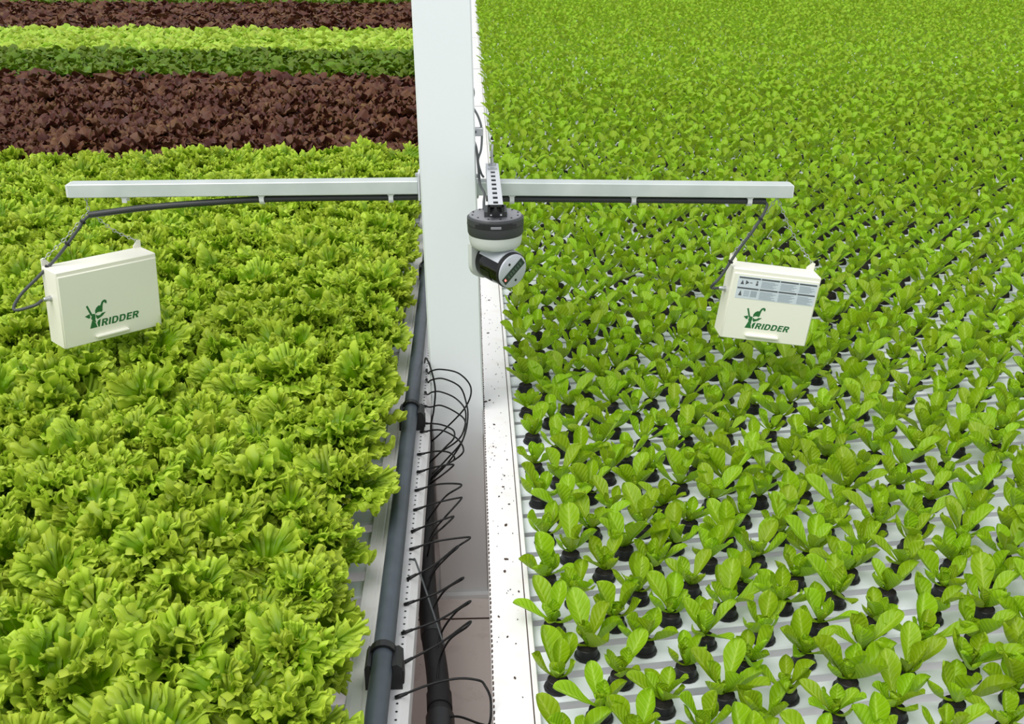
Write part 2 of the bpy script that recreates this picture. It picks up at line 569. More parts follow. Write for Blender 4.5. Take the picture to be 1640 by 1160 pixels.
# grey pipe on the left gutter
PX, PZ, PR = -0.1825, 0.690, 0.0208
pp = MB().tube([(PX, 1.0, PZ), (PX, 2.0, PZ), (PX, 3.4, PZ), (PX - 0.004, 5, PZ), (PX - 0.01, 8, PZ), (PX - 0.01, 19, PZ)], PR, 28).build('supply_pipe', M['pipe'], None, 'auto')
tag(pp, 'long dark grey plastic pipe running along the left white gutter', 'pipe')
names_clip = ['large black pipe clip nearest the bottom of the picture', 'black pipe clip beside the topmost thin tube loops',
              'small black pipe clip half hidden at the post']
for i, yc in enumerate((1.735, 2.86, 4.23)):
    c = empty('pipe_clip', (PX, yc, Z_G + 0.0005))
    tag(c, names_clip[i], 'pipe clip', 'black clips holding the grey pipe')
    dz = PZ - Z_G
    m = MB()
    # saddle: U-shaped cradle with a base, extruded along the pipe
    prof = []
    for k in range(15):
        a = math.radians(-205 + 230 * k / 14)
        prof.append((math.cos(a) * (PR + 0.0012), dz + math.sin(a) * (PR + 0.0012)))
    outer = [(0.030, dz + 0.012), (0.0385, dz + 0.004), (0.0385, 0.0), (-0.032, 0.0), (-0.032, dz + 0.002), (-0.027, dz + 0.012)]
    m.prism(prof + outer, -0.030, 0.030)
    m.build('saddle', M['black'], c)
    # strap over the pipe
    s = MB()
    ring_o = [(math.cos(math.radians(t)) * (PR + 0.006), dz + math.sin(math.radians(t)) * (PR + 0.006)) for t in range(-20, 201, 20)]
    ring_i = [(math.cos(math.radians(t)) * (PR + 0.0012), dz + math.sin(math.radians(t)) * (PR + 0.0012)) for t in range(200, -21, -20)]
    s.prism(ring_o + ring_i, 0.012, 0.030)
    s.build('strap', M['black'], c)
    MB().bbox(0.026, 0.0415, -0.024, 0.008, 0.006, dz - 0.006, 0.002).build('lug', M['black'], c)

# ------------------------------------------------------------------ thick hose and thin tubes in the gap
hp = smooth_path([(-0.060, 1.35, 0.50), (-0.072, 1.60, 0.52), (-0.078, 1.771, 0.52), (-0.087, 1.908, 0.52), (-0.105, 2.061, 0.52), (-0.119, 2.208, 0.52),
                  (-0.131, 2.431, 0.52), (-0.137, 2.656, 0.52), (-0.147, 2.86, 0.52), (-0.158, 3.1, 0.52), (-0.168, 3.6, 0.52), (-0.17, 6, 0.52)], 6)
hose = empty('feed_hose', (0, 0, 0))
tag(hose, 'thick black hose lying in the gap beside the white gutter', 'hose')
MB().tube(hp, 0.0235, 18).build('hose_body', M['black_soft'], hose, 'auto')
sl = [p for p in hp if p.y < 1.79]
MB().tube(sl, 0.029, 18).build('sleeve', M['black'], hose, 'auto')
MB().tube([hp[i] for i in range(len(hp)) if 1.775 < hp[i].y < 1.86], 0.0262, 18).build('collar', M['black_soft'], hose, 'auto')
MB().tube([p for p in hp if 2.02 < p.y < 2.07] or hp[20:22], 0.0245, 18).build('tape_band', M['black'], hose, 'auto')
for y in (1.4, 3.3, 4.6):
    MB().box(-0.20 if y > 2 else -0.09, -0.13 if y > 2 else -0.03, y, y + 0.03, 0.0, 0.498).build('hose_stand', M['rail'], hose)

TUBES = [
    [(-0.152, 3.268, 0.648), (-0.136, 3.02, 0.74), (-0.124, 2.925, 0.788), (-0.094, 2.92, 0.795), (-0.043, 2.91, 0.785), (-0.010, 2.90, 0.744), (-0.026, 2.90, 0.685), (-0.086, 2.92, 0.607), (-0.130, 2.95, 0.550)],
    [(-0.150, 3.191, 0.648), (-0.136, 3.00, 0.72), (-0.124, 2.925, 0.760), (-0.090, 2.92, 0.766), (-0.043, 2.91, 0.745), (-0.0255, 2.90, 0.704), (-0.020, 2.831, 0.683), (-0.035, 2.763, 0.646), (-0.082, 2.797, 0.569), (-0.123, 2.765, 0.540)],
    [(-0.150, 3.092, 0.648), (-0.138, 2.98, 0.69), (-0.122, 2.925, 0.722), (-0.096, 2.92, 0.724), (-0.053, 2.91, 0.706), (-0.026, 2.867, 0.682), (-0.040, 2.763, 0.656), (-0.101, 2.850, 0.564), (-0.134, 2.829, 0.540)],
    [(-0.149, 2.991, 0.648), (-0.130, 2.945, 0.665), (-0.098, 2.925, 0.679), (-0.053, 2.881, 0.676), (-0.027, 2.805, 0.682), (-0.034, 2.707, 0.674), (-0.072, 2.75, 0.589), (-0.117, 2.753, 0.535)],
    [(-0.148, 2.872, 0.648), (-0.098, 2.818, 0.669), (-0.061, 2.756, 0.681), (-0.058, 2.703, 0.682), (-0.08, 2.736, 0.641), (-0.131, 2.845, 0.535)],
    [(-0.151, 2.815, 0.648), (-0.097, 2.784, 0.668), (-0.051, 2.705, 0.681), (-0.032, 2.642, 0.682), (-0.042, 2.63, 0.664), (-0.099, 2.748, 0.565), (-0.126, 2.746, 0.535)],
    [(-0.153, 2.676, 0.648), (-0.102, 2.644, 0.673), (-0.068, 2.616, 0.682), (-0.056, 2.583, 0.679), (-0.097, 2.691, 0.595), (-0.127, 2.735, 0.535)],
    [(-0.150, 2.574, 0.648), (-0.100, 2.55, 0.676), (-0.059, 2.553, 0.68), (-0.065, 2.559, 0.666), (-0.093, 2.657, 0.592), (-0.127, 2.717, 0.535)],
    [(-0.151, 2.476, 0.648), (-0.098, 2.465, 0.67), (-0.049, 2.445, 0.682), (-0.037, 2.43, 0.683), (-0.074, 2.435, 0.654), (-0.106, 2.502, 0.577), (-0.132, 2.501, 0.535)],
    [(-0.150, 2.377, 0.648), (-0.100, 2.374, 0.668), (-0.045, 2.372, 0.682), (-0.037, 2.365, 0.682), (-0.072, 2.333, 0.656), (-0.108, 2.394, 0.575), (-0.124, 2.377, 0.535)],
    [(-0.151, 2.277, 0.648), (-0.109, 2.272, 0.669), (-0.060, 2.282, 0.682), (-0.056, 2.275, 0.683), (-0.078, 2.262, 0.667), (-0.108, 2.325, 0.599), (-0.123, 2.334, 0.535)],
    [(-0.151, 2.197, 0.648), (-0.095, 2.194, 0.669), (-0.027, 2.187, 0.683), (-0.016, 2.181, 0.683), (-0.044, 2.181, 0.662), (-0.09, 2.248, 0.579), (-0.116, 2.235, 0.535)],
    [(-0.151, 2.076, 0.648), (-0.096, 2.088, 0.673), (-0.047, 2.145, 0.683), (-0.044, 2.142, 0.683), (-0.067, 2.144, 0.659), (-0.101, 2.199, 0.583), (-0.118, 2.186, 0.535)],
    [(-0.152, 1.979, 0.648), (-0.085, 1.976, 0.677), (-0.035, 2.028, 0.677), (-0.034, 2.026, 0.675), (-0.066, 2.075, 0.622), (-0.087, 2.112, 0.57), (-0.106, 2.104, 0.535)],
    [(-0.152, 1.878, 0.648), (-0.076, 1.883, 0.676), (-0.020, 1.935, 0.68), (-0.019, 1.932, 0.679), (-0.046, 1.949, 0.646), (-0.077, 1.988, 0.571), (-0.09, 1.964, 0.535)],
    [(-0.147, 1.781, 0.648), (-0.074, 1.806, 0.675), (-0.018, 1.861, 0.683), (-0.022, 1.85, 0.68), (-0.058, 1.87, 0.635), (-0.079, 1.888, 0.575), (-0.086, 1.857, 0.535)],
    [(-0.153, 1.68, 0.648), (-0.091, 1.692, 0.666), (-0.039, 1.693, 0.677), (0.000, 1.680, 0.682), (0.012, 1.66, 0.685), (0.022, 1.645, 0.665), (0.019, 1.62, 0.632), (0.003, 1.667, 0.591), (-0.040, 1.739, 0.549), (-0.077, 1.754, 0.535)],
]
NT = len(TUBES)
for i, t in enumerate(TUBES):
    n_front = NT - i
    tb = empty('drip_tube', t[0])
    if i == NT - 1:
        lab = 'thin black tube making the widest loop nearest the bottom of the picture'
    elif i == 0:
        lab = 'thin black tube making the topmost tall loop in front of the post'
    else:
        lab = 'thin black looped tube, %s from the bottom along the dotted gutter' % ordinal(n_front)
    tag(tb, lab, 'tube', 'thin black tubes looping between gutter and hose')
    o = Vector(t[0])
    MB().tube([p - o for p in smooth_path(t, 8)], 0.0024, 7).build('tube_body', M['tube'], tb, True)
    d = (Vector(t[1]) - o).normalized()
    MB().tube([-d * 0.004, d * 0.006, d * 0.020], 0.0036, 8, radii=[0.0042, 0.0040, 0.0032]).build('barb', M['black'], tb, True)
t0 = smooth_path([(-0.160, 3.30, 0.66), (-0.141, 3.02, 0.790), (-0.1235, 2.93, 0.79), (-0.113, 2.915, 0.735), (-0.119, 2.91, 0.670), (-0.128, 2.905, 0.625), (-0.131, 2.90, 0.56)], 8)
tag(MB().tube(t0, 0.0026, 7).build('drip_tube', M['tube'], None, True), 'thin black tube bending straight down along the post edge', 'tube', 'thin black tubes looping between gutter and hose')
st = smooth_path([(-0.153, 2.154, 0.648), (-0.143, 2.140, 0.655), (-0.133, 2.120, 0.650), (-0.073, 1.954, 0.56)], 8)
tag(MB().tube(st, 0.0022, 7).build('drip_tube', M['cable'], None, True), 'loose dark grey tube crossing the black hose diagonally downwards', 'tube', 'thin black tubes looping between gutter and hose')

# ------------------------------------------------------------------ growing channels
CW, CHH = 0.066, 0.05


def channel_mesh(name, length):
    h = CW / 2
    prof = [(-h + 0.011, -CHH), (h - 0.011, -CHH), (h, -0.004), (h - 0.004, 0), (-h + 0.004, 0), (-h, -0.004)]  # sides undercut so the faces between channels render darker
    return MB().prism(prof, 0, length, 'x').mesh(name, M['channel'])


def x_edge_right(y):
    return 0.35 + 0.50 * y + 0.5


right_rows = []        # (index from the front, y0 at x = 0)
k = -3
P_R = 0.0885
Y_R0 = 1.675 + CW / 2 - 0.11 * math.tan(math.radians(7))
while True:
    y0 = Y_R0 + k * P_R
    if y0 > 18.6:
        break
    right_rows.append((k + 2, y0))
    k += 1
left_rows = []
P_L = 0.1035
Y_L0 = 2.036 + CW / 2 + 0.26 * math.tan(math.radians(7)) - 6 * P_L
k = 0
while True:
    y0 = Y_L0 + k * P_L
    if y0 > 17.8:
        break
    left_rows.append((k, y0))
    k += 1
for side, rows in (('right', right_rows), ('left', left_rows)):
    for n, y0 in rows:
        a = skew(y0)
        if side == 'right':
            ln = x_edge_right(y0) - 0.105
            me = channel_mesh('growing_channel', ln)
            loc = (0.1045, row_y(y0, 0.1045), Z_CH)
            rz = a
        else:
            ln = 0.35 + 0.47 * y0 + 0.4
            me = channel_mesh('growing_channel', ln)
            loc = (-0.2395, row_y(y0, -0.2395), Z_CH)
            rz = a + math.pi
        o = bpy.data.objects.new('growing_channel', me)
        o.location = loc
        o.rotation_euler = (0, 0, rz)
        COL.objects.link(o)
        where = 'the seedling bed' if side == 'right' else 'the frilly lettuce bed'
        if side == 'right' and 1 <= n <= 40:
            tag(o, 'white plastic growing channel in the seedling bed, %s from the front' % ordinal(n), 'channel', 'growing channels of the seedling bed')
        elif side == 'left' and y0 < 4.3 and n >= 1:
            tag(o, 'white plastic growing channel under the left lettuce, %s from the front' % ordinal(n), 'channel', 'growing channels of the left bed')
        else:
            tag(o, 'white plastic growing channel hidden under plants of ' + ('the far seedling bed' if side == 'right' else 'the far left bed'), 'channel',
                'hidden far channels of the %s bed' % side)
# rails that carry the channels
for i, (x, lab) in enumerate([(0.45, 'right'), (2.0, 'right'), (5.0, 'right'), (-0.6, 'left'), (-2.2, 'left'), (-4.8, 'left')]):
    ys = max(1.0, (abs(x) - 0.6) / 0.5)
    r = empty('bench_rail', (x, ys, 0))
    tag(r, 'galvanised rail under the channels of the %s bed, %s from the gap' % (lab, ordinal(i % 3 + 1)), 'rail')
    MB().box(-0.02, 0.02, 0, 19.2 - ys, 0.54, Z_CH - CHH).build('rail_bar', M['rail'], r)
    y = 0.3
    while y < 19 - ys:
        MB().box(-0.018, 0.018, y, y + 0.036, 0, 0.541).build('leg', M['rail'], r)
        y += 2.6


# ------------------------------------------------------------------ leaves
def grid_faces(nu, nv):
    i, j = np.meshgrid(np.arange(nu - 1), np.arange(nv - 1), indexing='ij')
    a = (i * nv + j).ravel()
    return np.stack([a, a + nv, a + nv + 1, a + 1], 1)


def frilly_leaf(L, spread, e0, curl, nu, nv, seed, amp=0.010, cyc=8.0, cup=0.10, wl=0.024, amp2=0.005, fine=15.0):
    """fan-shaped lettuce leaf, blistered and with a curled margin, growing from the origin outwards along +y"""
    g = np.random.default_rng(seed)
    u = np.linspace(-1, 1, nu)
    v = np.linspace(0, 1, nv) ** 0.58
    U, V = np.meshgrid(u, v, indexing='ij')
    p = g.random(10) * 6.28
    th = U * cyc * math.pi + 1.6 * np.sin(U * 2.3 + p[0]) + p[1] + 2.0 * V
    w = np.clip((V - 0.40) / 0.60, 0, 1)
    w = np.clip(w * w * (3 - 2 * w) + 0.35 * np.abs(U) ** 4 * V, 0, 1.1)
    f = np.clip((V - 0.66) / 0.34, 0, 1)
    f = f * f * (3 - 2 * f)
    th2 = U * fine * math.pi + 2.0 * np.sin(U * 3.7 + p[6]) + p[7] + 1.5 * V
    gain = 0.8 + 0.5 * np.sin(U * 3.1 + p[2])
    gain2 = 0.85 + 0.5 * np.sin(U * 7.3 + p[9])
    out = 1 - 0.24 * U ** 2 + 0.07 * np.sin(U * 4.5 + p[3]) + 0.04 * np.sin(U * 9.5 + p[9])
    r = L * V * (1 + (out - 1) * V) + 0.35 * amp * w * np.sin(th + 1.2) + 0.45 * amp2 * f * np.sin(th2 + 0.9)
    ang = U * spread * (0.30 + 0.70 * V)
    s = r * np.cos(ang * 0.8)
    lat = r * np.sin(ang)
    nn = 60
    ss = np.linspace(0, L * 1.3, nn)
    el = e0 - curl * (ss / L) ** 1.5
    cx = np.concatenate([[0], np.cumsum(np.cos(el[:-1]) * (ss[1] - ss[0]))])
    cz = np.concatenate([[0], np.cumsum(np.sin(el[:-1]) * (ss[1] - ss[0]))])
    Y = np.interp(s, ss, cx)
    Z = np.interp(s, ss, cz)
    E = np.interp(s, ss, el)
    bl = np.zeros_like(U)
    for q in range(6):
        a = g.random() * math.pi
        kk = 2 * math.pi / (wl * (0.75 + 0.6 * g.random()))
        bl += np.sin(kk * (math.cos(a) * lat + math.sin(a) * s) + g.random() * 6.28)
    bl *= 0.42
    ru = amp * w * gain * np.sin(th) + amp2 * f * gain2 * np.sin(th2) + 0.45 * amp * np.clip(V * 1.5 - 0.35, 0, 1) * bl
    sw = np.clip((np.abs(U) - 0.5) / 0.5, 0, 1) ** 1.5 * np.clip(V * 2.2 - 0.3, 0, 1)
    sg = np.sign(U)
    ru += sw * (0.9 * amp * np.sin(V * cyc * 2.4 + sg * 1.7 + p[2]) + 0.8 * amp2 * np.sin(V * fine * 2.2 + sg * 2.9 + p[4]))
    ru += cup * lat ** 2 / L
    lat = lat + sg * sw * (0.6 * amp * np.sin(V * cyc * 2.4 + 1.1 + p[3]) + 0.6 * amp2 * np.sin(V * fine * 2.2 + p[6]))
    tang = 0.4 * amp * w * np.sin(2 * th + p[8]) + 0.6 * amp2 * f * np.sin(2 * th2 + p[5])
    ny, nz = -np.sin(E), np.cos(E)
    lat = lat + tang * np.cos(ang)
    Y2 = Y + ru * ny - tang * np.sin(ang) * np.cos(E)
    Z2 = Z + ru * nz - tang * np.sin(ang) * np.sin(E)
    vs = np.stack([lat, Y2, Z2], -1).reshape(-1, 3)
    at = np.stack([V, np.abs(U) * (0.4 + 0.6 * V), np.zeros_like(V)], -1).reshape(-1, 3)
    return vs, grid_faces(nu, nv), at


def spoon_leaf(L, W, e0, curl, nu, nv, seed, cup=0.5, twist=0.0):
    """smooth spoon-shaped young romaine leaf"""
    g = np.random.default_rng(seed)
    u = np.linspace(-1, 1, nu)
    v = 1 - (1 - np.linspace(0, 1, nv)) ** 1.5
    U, V = np.meshgrid(u, v, indexing='ij')
    prof = np.interp(v, [0, 0.12, 0.28, 0.42, 0.56, 0.68], [0.17, 0.18, 0.30, 0.58, 0.88, 1.0])
    tip = np.clip((v - 0.68) / 0.32, 0, 1)
    prof = prof * np.sqrt(np.clip(1.004 - tip ** 2, 0, 1))
    hw = W / 2 * prof[None, :]
    lat = U * hw * (1 - 0.12 * np.abs(U))
    s = L * V
    nn = 40
    ss = np.linspace(0, L * 1.05, nn)
    el = e0 - curl * (ss / L) ** 1.2
    cy = np.concatenate([[0], np.cumsum(np.cos(el[:-1]) * (ss[1] - ss[0]))])
    cz = np.concatenate([[0], np.cumsum(np.sin(el[:-1]) * (ss[1] - ss[0]))])
    Y = np.interp(s, ss, cy)
    Z = np.interp(s, ss, cz)
    E = np.interp(s, ss, el)
    ru = cup * np.abs(U) ** 1.6 * hw + 0.0012 * np.sin(V * 14 + np.abs(U) * 5 + g.random() * 6) * V * np.abs(U)
    ru += 0.0025 * np.sin(U * 4 + V * 5 + g.random() * 6) * np.abs(U) * V
    lat2 = lat * np.cos(twist * V) + 0.006 * twist * V
    ru = ru + lat * np.sin(twist * V)
    Y2 = Y - ru * np.sin(E)
    Z2 = Z + ru * np.cos(E)
    vs = np.stack([lat2, Y2, Z2], -1).reshape(-1, 3)
    at = np.stack([V, np.abs(U), np.zeros_like(V)], -1).reshape(-1, 3)
    return vs, grid_faces(nu, nv), at


def np_mesh(name, vs, fs, at, mats, matidx=None):
    me = bpy.data.meshes.new(name)
    nv, nf = len(vs), len(fs)
    me.vertices.add(nv)
    me.vertices.foreach_set('co', np.ascontiguousarray(vs, dtype=np.float32).ravel())
    me.loops.add(nf * 4)
    me.polygons.add(nf)
    me.polygons.foreach_set('loop_start', np.arange(0, nf * 4, 4, dtype=np.int32))
    me.loops.foreach_set('vertex_index', np.ascontiguousarray(fs, dtype=np.int32).ravel())
    me.polygons.foreach_set('use_smooth', np.ones(nf, dtype=bool))
    if matidx is not None:
        me.polygons.foreach_set('material_index', np.ascontiguousarray(matidx, dtype=np.int32))
    ca = me.color_attributes.new('lf', 'FLOAT_COLOR', 'POINT')
    c4 = np.ones((nv, 4), dtype=np.float32)
    c4[:, :3] = at
    ca.data.foreach_set('color', c4.ravel())
    for m in (mats if isinstance(mats, (list, tuple)) else [mats]):
        me.materials.append(m)
    me.update(calc_edges=True)
    return me


def place(part, rz, sc=1.0, tx=0.0, ty=0.0, tz=0.0, rnd=None, tilt=(0, 0)):
    vs, fs, at = part
    c, s = math.cos(rz), math.sin(rz)
    R = np.array([[c, -s, 0], [s, c, 0], [0, 0, 1]])
    v = vs @ R.T * sc
    if tilt != (0, 0):
        v = v + np.stack([v[:, 2] * tilt[0], v[:, 2] * tilt[1], 0 * v[:, 2]], 1)
    v = v + np.array([tx, ty, tz])
    if rnd is not None:
        at = at.copy()
        at[:, 2] = rnd
    return v, fs, at


def merge(parts):
    vs, fs, at = [], [], []
    o = 0
    for v, f, a in parts:
        vs.append(v)
        fs.append(f + o)
        at.append(a)
        o += len(v)
    return np.concatenate(vs), np.concatenate(fs), np.concatenate(at)


# leaf shapes of the frilly lettuce: three rings, three shapes each, three levels of detail
RINGS = {  # length, spread, start angle, curl
    'outer': (0.120, 0.92, math.radians(42), math.radians(40)),
    'middle': (0.108, 0.90, math.radians(62), math.radians(52)),
    'inner': (0.080, 0.92, math.radians(78), math.radians(48)),
}


def lettuce_leaves(nu, nv, n=3, amp=0.0105, cyc=8.0, wl=0.024, amp2=0.005, fine=15.0):
    d = {}
    for ri, (ring, (L, sp, e0, cu)) in enumerate(RINGS.items()):
        d[ring] = [frilly_leaf(L * (0.90 + 0.10 * i), sp, e0 + 0.16 * (i - 1), cu * (0.7 + 0.3 * i), nu, nv, 100 * ri + i, amp, cyc * (L / 0.115), 0.10, wl, amp2, fine * (L / 0.115)) for i in range(n)]
    return d


def lettuce_recipe(g, no=7, nm=7, ni=6):
    """list of (ring, variant, angle, scale, lift)"""
    rec = []
    a0 = g.random() * 6.28
    for ring, n, lift in (('outer', no, 0.055), ('middle', nm, 0.080), ('inner', ni, 0.100)):
        a0 += 0.5
        for k in range(n):
            rec.append((ring, int(g.integers(0, 4)), a0 + 6.283 * k / n + g.normal() * 0.30, 0.80 + 0.36 * g.random(), lift + g.normal() * 0.012))
    return rec


HI = lettuce_leaves(141, 14, n=4, amp=0.0080, cyc=7.0, wl=0.022, amp2=0.0056, fine=18.0)
MID = lettuce_leaves(29, 6, n=4, amp=0.0105, cyc=4.0, wl=0.036, amp2=0.006, fine=7.0)
LOW = lettuce_leaves(11, 5, n=4, amp=0.014, cyc=2.6, wl=0.05, amp2=0.004, fine=3.4)
TINY = lettuce_leaves(9, 4, n=4, amp=0.014, cyc=2.2, wl=0.05, amp2=0.004, fine=3.0)
HI_ME = {r: [np_mesh('leaf', *p, M['lettuce']) for p in HI[r]] for r in HI}

# candidate lettuce positions
lett = {'green': [], 'red': [], 'dark': [], 'light': []}
BANDS = [(0, 5.85, 'green'), (5.85, 8.92, 'red'), (8.92, 10.45, 'dark'), (10.45, 12.45, 'light'), (12.45, 15.9, 'red'), (15.9, 30, 'dark')]
SP = {'green': 0.205, 'red': 0.19, 'dark': 0.17, 'light': 0.19}
for n, y0 in left_rows:
    kind = next(b[2] for b in BANDS if b[0] <= y0 < b[1])
    sp = SP[kind]
    x = -0.336 - (0.5 * sp if n % 2 else 0.0)
    xmin = -(0.35 + 0.47 * y0 + 0.3)
    j = 1
    while x > xmin:
        xx = x + rng.normal() * 0.012
        yy = row_y(y0, xx) + rng.normal() * 0.006
        lett[kind].append((xx, yy, n, j, y0))
        x -= sp
        j += 1


def classify(items, ztop, rad, limit=300):
    vis, rest = [], []
    for it in items:
        p = view(it[0], it[1], ztop)
        if p is None:
            continue
        m = rad * FPX / p[2]
        px, py, d = p
        base = view(it[0], it[1], Z_CH)
        if -m * 0.7 < px < 1640 + m * 0.7 and py - m * 0.5 < 1160 and base[1] > -5:
            # wholly behind the post?
            if 672 + m < px < 752 - m and it[1] > 3.2:
                rest.append((d, it))
                continue
            vis.append((d, it))
        elif -380 < px < 2020 and py < 1500:
            rest.append((d, it))
    vis.sort(key=lambda t: t[0])
    rest += vis[limit:]
    return vis[:limit], rest


def leaf_object(me, parent, rz, sc, lift, rx=0.0, name='leaf'):
    o = bpy.data.objects.new(name, me)
    o.parent = parent
    o.location = (0, 0, lift)
    o.rotation_euler = (rx, 0, rz)
    o.scale = (sc, sc, sc)
    COL.objects.link(o)
    return o


vis, rest = classify(lett['green'], 0.78, 0.13)
edge_n = 0
STEM = MB().lathe([(0.016, 0.0), (0.017, 0.012), (0.015, 0.06), (0.004, 0.085)], 8).mesh('stem', M['light'], True)
for d, (x, y, n, j, y0) in vis:
    g = np.random.default_rng(int(1000 * x * x + 7919 * n + 31 * j))
    root = bpy.data.objects.new('lettuce', None)
    root.empty_display_size = 0.02
    root.location = (x, y, Z_CH)
    s = 1.08 + 0.16 * g.random()
    if j == 1:
        s *= 0.92
    root.scale = (s, s, s * (0.97 + 0.1 * g.random()))
    root.rotation_euler = (g.normal() * 0.09, g.normal() * 0.09, 0)
    COL.objects.link(root)
    if j == 1 and y < 5.2:
        edge_n += 1
        lab = 'frilly light green lettuce at the edge beside the pipe gutter, %s from the front' % ordinal(edge_n)
    else:
        lab = 'frilly light green lettuce inside the dense bed left of the post'
    tag(root, lab, 'lettuce', 'frilly green lettuces of the left bed')
    for ring, vi, a, sc, lift in lettuce_recipe(g):
        lo = leaf_object(HI_ME[ring][vi], root, a, sc, lift)
        lo.rotation_euler = (g.normal() * 0.20, g.normal() * 0.22, a)
    leaf_object(STEM, root, 0, 1.0, 0.0, name='stem')
parts = []
for d, (x, y, n, j, y0) in rest:
    g = np.random.default_rng(int(1000 * x * x + 7919 * n + 31 * j))
    s = 1.08 + 0.16 * g.random()
    rec = lettuce_recipe(g, 5, 5, 3)
    rr = g.random()
    src = MID
    for ring, vi, a, sc, lift in rec:
        parts.append(place(src[ring][vi], a, sc * s, x, y, Z_CH + lift, (rr + g.random() * 0.6) % 1.0))
o = bpy.data.objects.new('lettuce_mass', np_mesh('lettuce_mass', *merge(parts), M['lettuce']))
COL.objects.link(o)
tag(o, 'far part of the frilly light green lettuce bed, packed too close to count', 'lettuces', None, 'stuff')

# coloured far bands
BAND_TXT = {
    'red': ('red_lettuce', 'dark red brown lettuce in the broad far band left of the post', 'dark red lettuces of the far band',
            'remaining dark red brown lettuces in the far bands left of the post'),
    'dark': ('green_lettuce', 'dark green lettuce in the narrow far band behind the red one', 'dark green lettuces of the far band',
             'remaining dark green lettuces in the far bands left of the post'),
    'light': ('yellow_green_lettuce', 'bright yellow green lettuce in the far band behind the dark green one', 'yellow green lettuces of the far band',
              'remaining bright yellow green lettuces in the far band left of the post'),
}
for kind in ('red', 'dark', 'light'):
    nm, lab, grp, rlab = BAND_TXT[kind]
    vis, rest = classify(lett[kind], 0.78, 0.12)
    heads = []
    for q in range(6):
        g = np.random.default_rng(500 + q)
        ps = [place((MID if kind == 'red' else LOW)[r][vi], a, sc, 0, 0, lift, g.random()) for r, vi, a, sc, lift in lettuce_recipe(g, 5, 5, 4)]
        heads.append(np_mesh(nm, *merge(ps), M[kind]))
    for d, (x, y, n, j, y0) in vis:
        o = bpy.data.objects.new(nm, heads[random.randrange(6)])
        s = 1.0 + 0.16 * random.random()
        o.location = (x, y, Z_CH)
        o.scale = (s, s, s)
        o.rotation_euler = (random.gauss(0, 0.06), random.gauss(0, 0.06), random.random() * 6.28)
        COL.objects.link(o)
        tag(o, lab, 'lettuce', grp)
    parts = []
    for d, (x, y, n, j, y0) in rest:
        g = np.random.default_rng(int(1000 * x * x + 7919 * n + 31 * j))
        s = 1.0 + 0.16 * g.random()
        rr = g.random()
        far = d > 8.5
        for ring, vi, a, sc, lift in (lettuce_recipe(g, 3, 3, 2) if far else lettuce_recipe(g, 4, 4, 2)):
            parts.append(place((TINY if far else LOW)[ring][vi], a, sc * s * (1.1 if far else 1.0), x, y, Z_CH + lift, (rr + g.random() * 0.5) % 1.0))
    o = bpy.data.objects.new(nm + '_mass', np_mesh(nm + '_mass', *merge(parts), M[kind]))
    COL.objects.link(o)
    tag(o, rlab, 'lettuces', None, 'stuff')

# ------------------------------------------------------------------ seedlings
PLUG = 0.021
potm = MB()
potm.lathe([(0.0262, 0.0), (0.0267, 0.0025), (0.0258, 0.005), (0.0225, 0.0058), (0.0215, 0.012), (0.0205, PLUG), (0.0190, PLUG + 0.001), (0.0185, PLUG - 0.002)], 14)
POT_ME = potm.mesh('pot', M['black'], 'auto')
g0 = np.random.default_rng(3)
soil = MB()
sv = [(0, 0, PLUG + 0.003)]
for rr in (0.010, 0.019):
    for q in range(10):
        a = 6.283 * q / 10
        sv.append((rr * math.cos(a), rr * math.sin(a), PLUG - 0.0008 + (0.003 * g0.random() if rr < 0.015 else 0)))
sf = [(0, 1 + q, 1 + (q + 1) % 10) for q in range(10)] + [(1 + q, 11 + q, 11 + (q + 1) % 10, 1 + (q + 1) % 10) for q in range(10)]
soil.add(sv, sf)
SOIL_ME = soil.mesh('peat_plug', M['peat'])

SPOON = {  # ring: length, width, start angle, curl
    'outer': (0.073, 0.035, math.radians(24), math.radians(-40)),
    'middle': (0.062, 0.033, math.radians(48), math.radians(-24)),
    'inner': (0.030, 0.024, math.radians(48), math.radians(-40)),
}


def spoon_set(nu, nv):
    d = {}
    for ri, (ring, (L, W, e0, cu)) in enumerate(SPOON.items()):
        d[ring] = [spoon_leaf(L * (0.86 + 0.11 * i), W * (0.92 + 0.07 * i), e0 + 0.13 * (i - 1), cu + 0.42 * (i - 1.3), nu, nv, 40 * ri + i,
                              0.42 + 0.26 * (i % 3), (-0.35, 0.0, 0.4, 0.15)[i]) for i in range(4)]
    return d


def seedling_recipe(g, no=None, nm=None, ni=None):
    no = no or int(g.integers(4, 6))
    nm = nm if nm is not None else int(g.integers(2, 4))
    ni = ni if ni is not None else int(g.integers(4, 6))
    rec = []
    a0 = g.random() * 6.28
    for ring, n in (('outer', no), ('middle', nm), ('inner', ni)):
        a0 += 0.7
        for k in range(n):
            rec.append((ring, int(g.integers(0, 4)), a0 + 6.283 * k / max(n, 1) + g.normal() * 0.28, 0.74 + 0.46 * g.random(), PLUG + 0.003))
    return rec


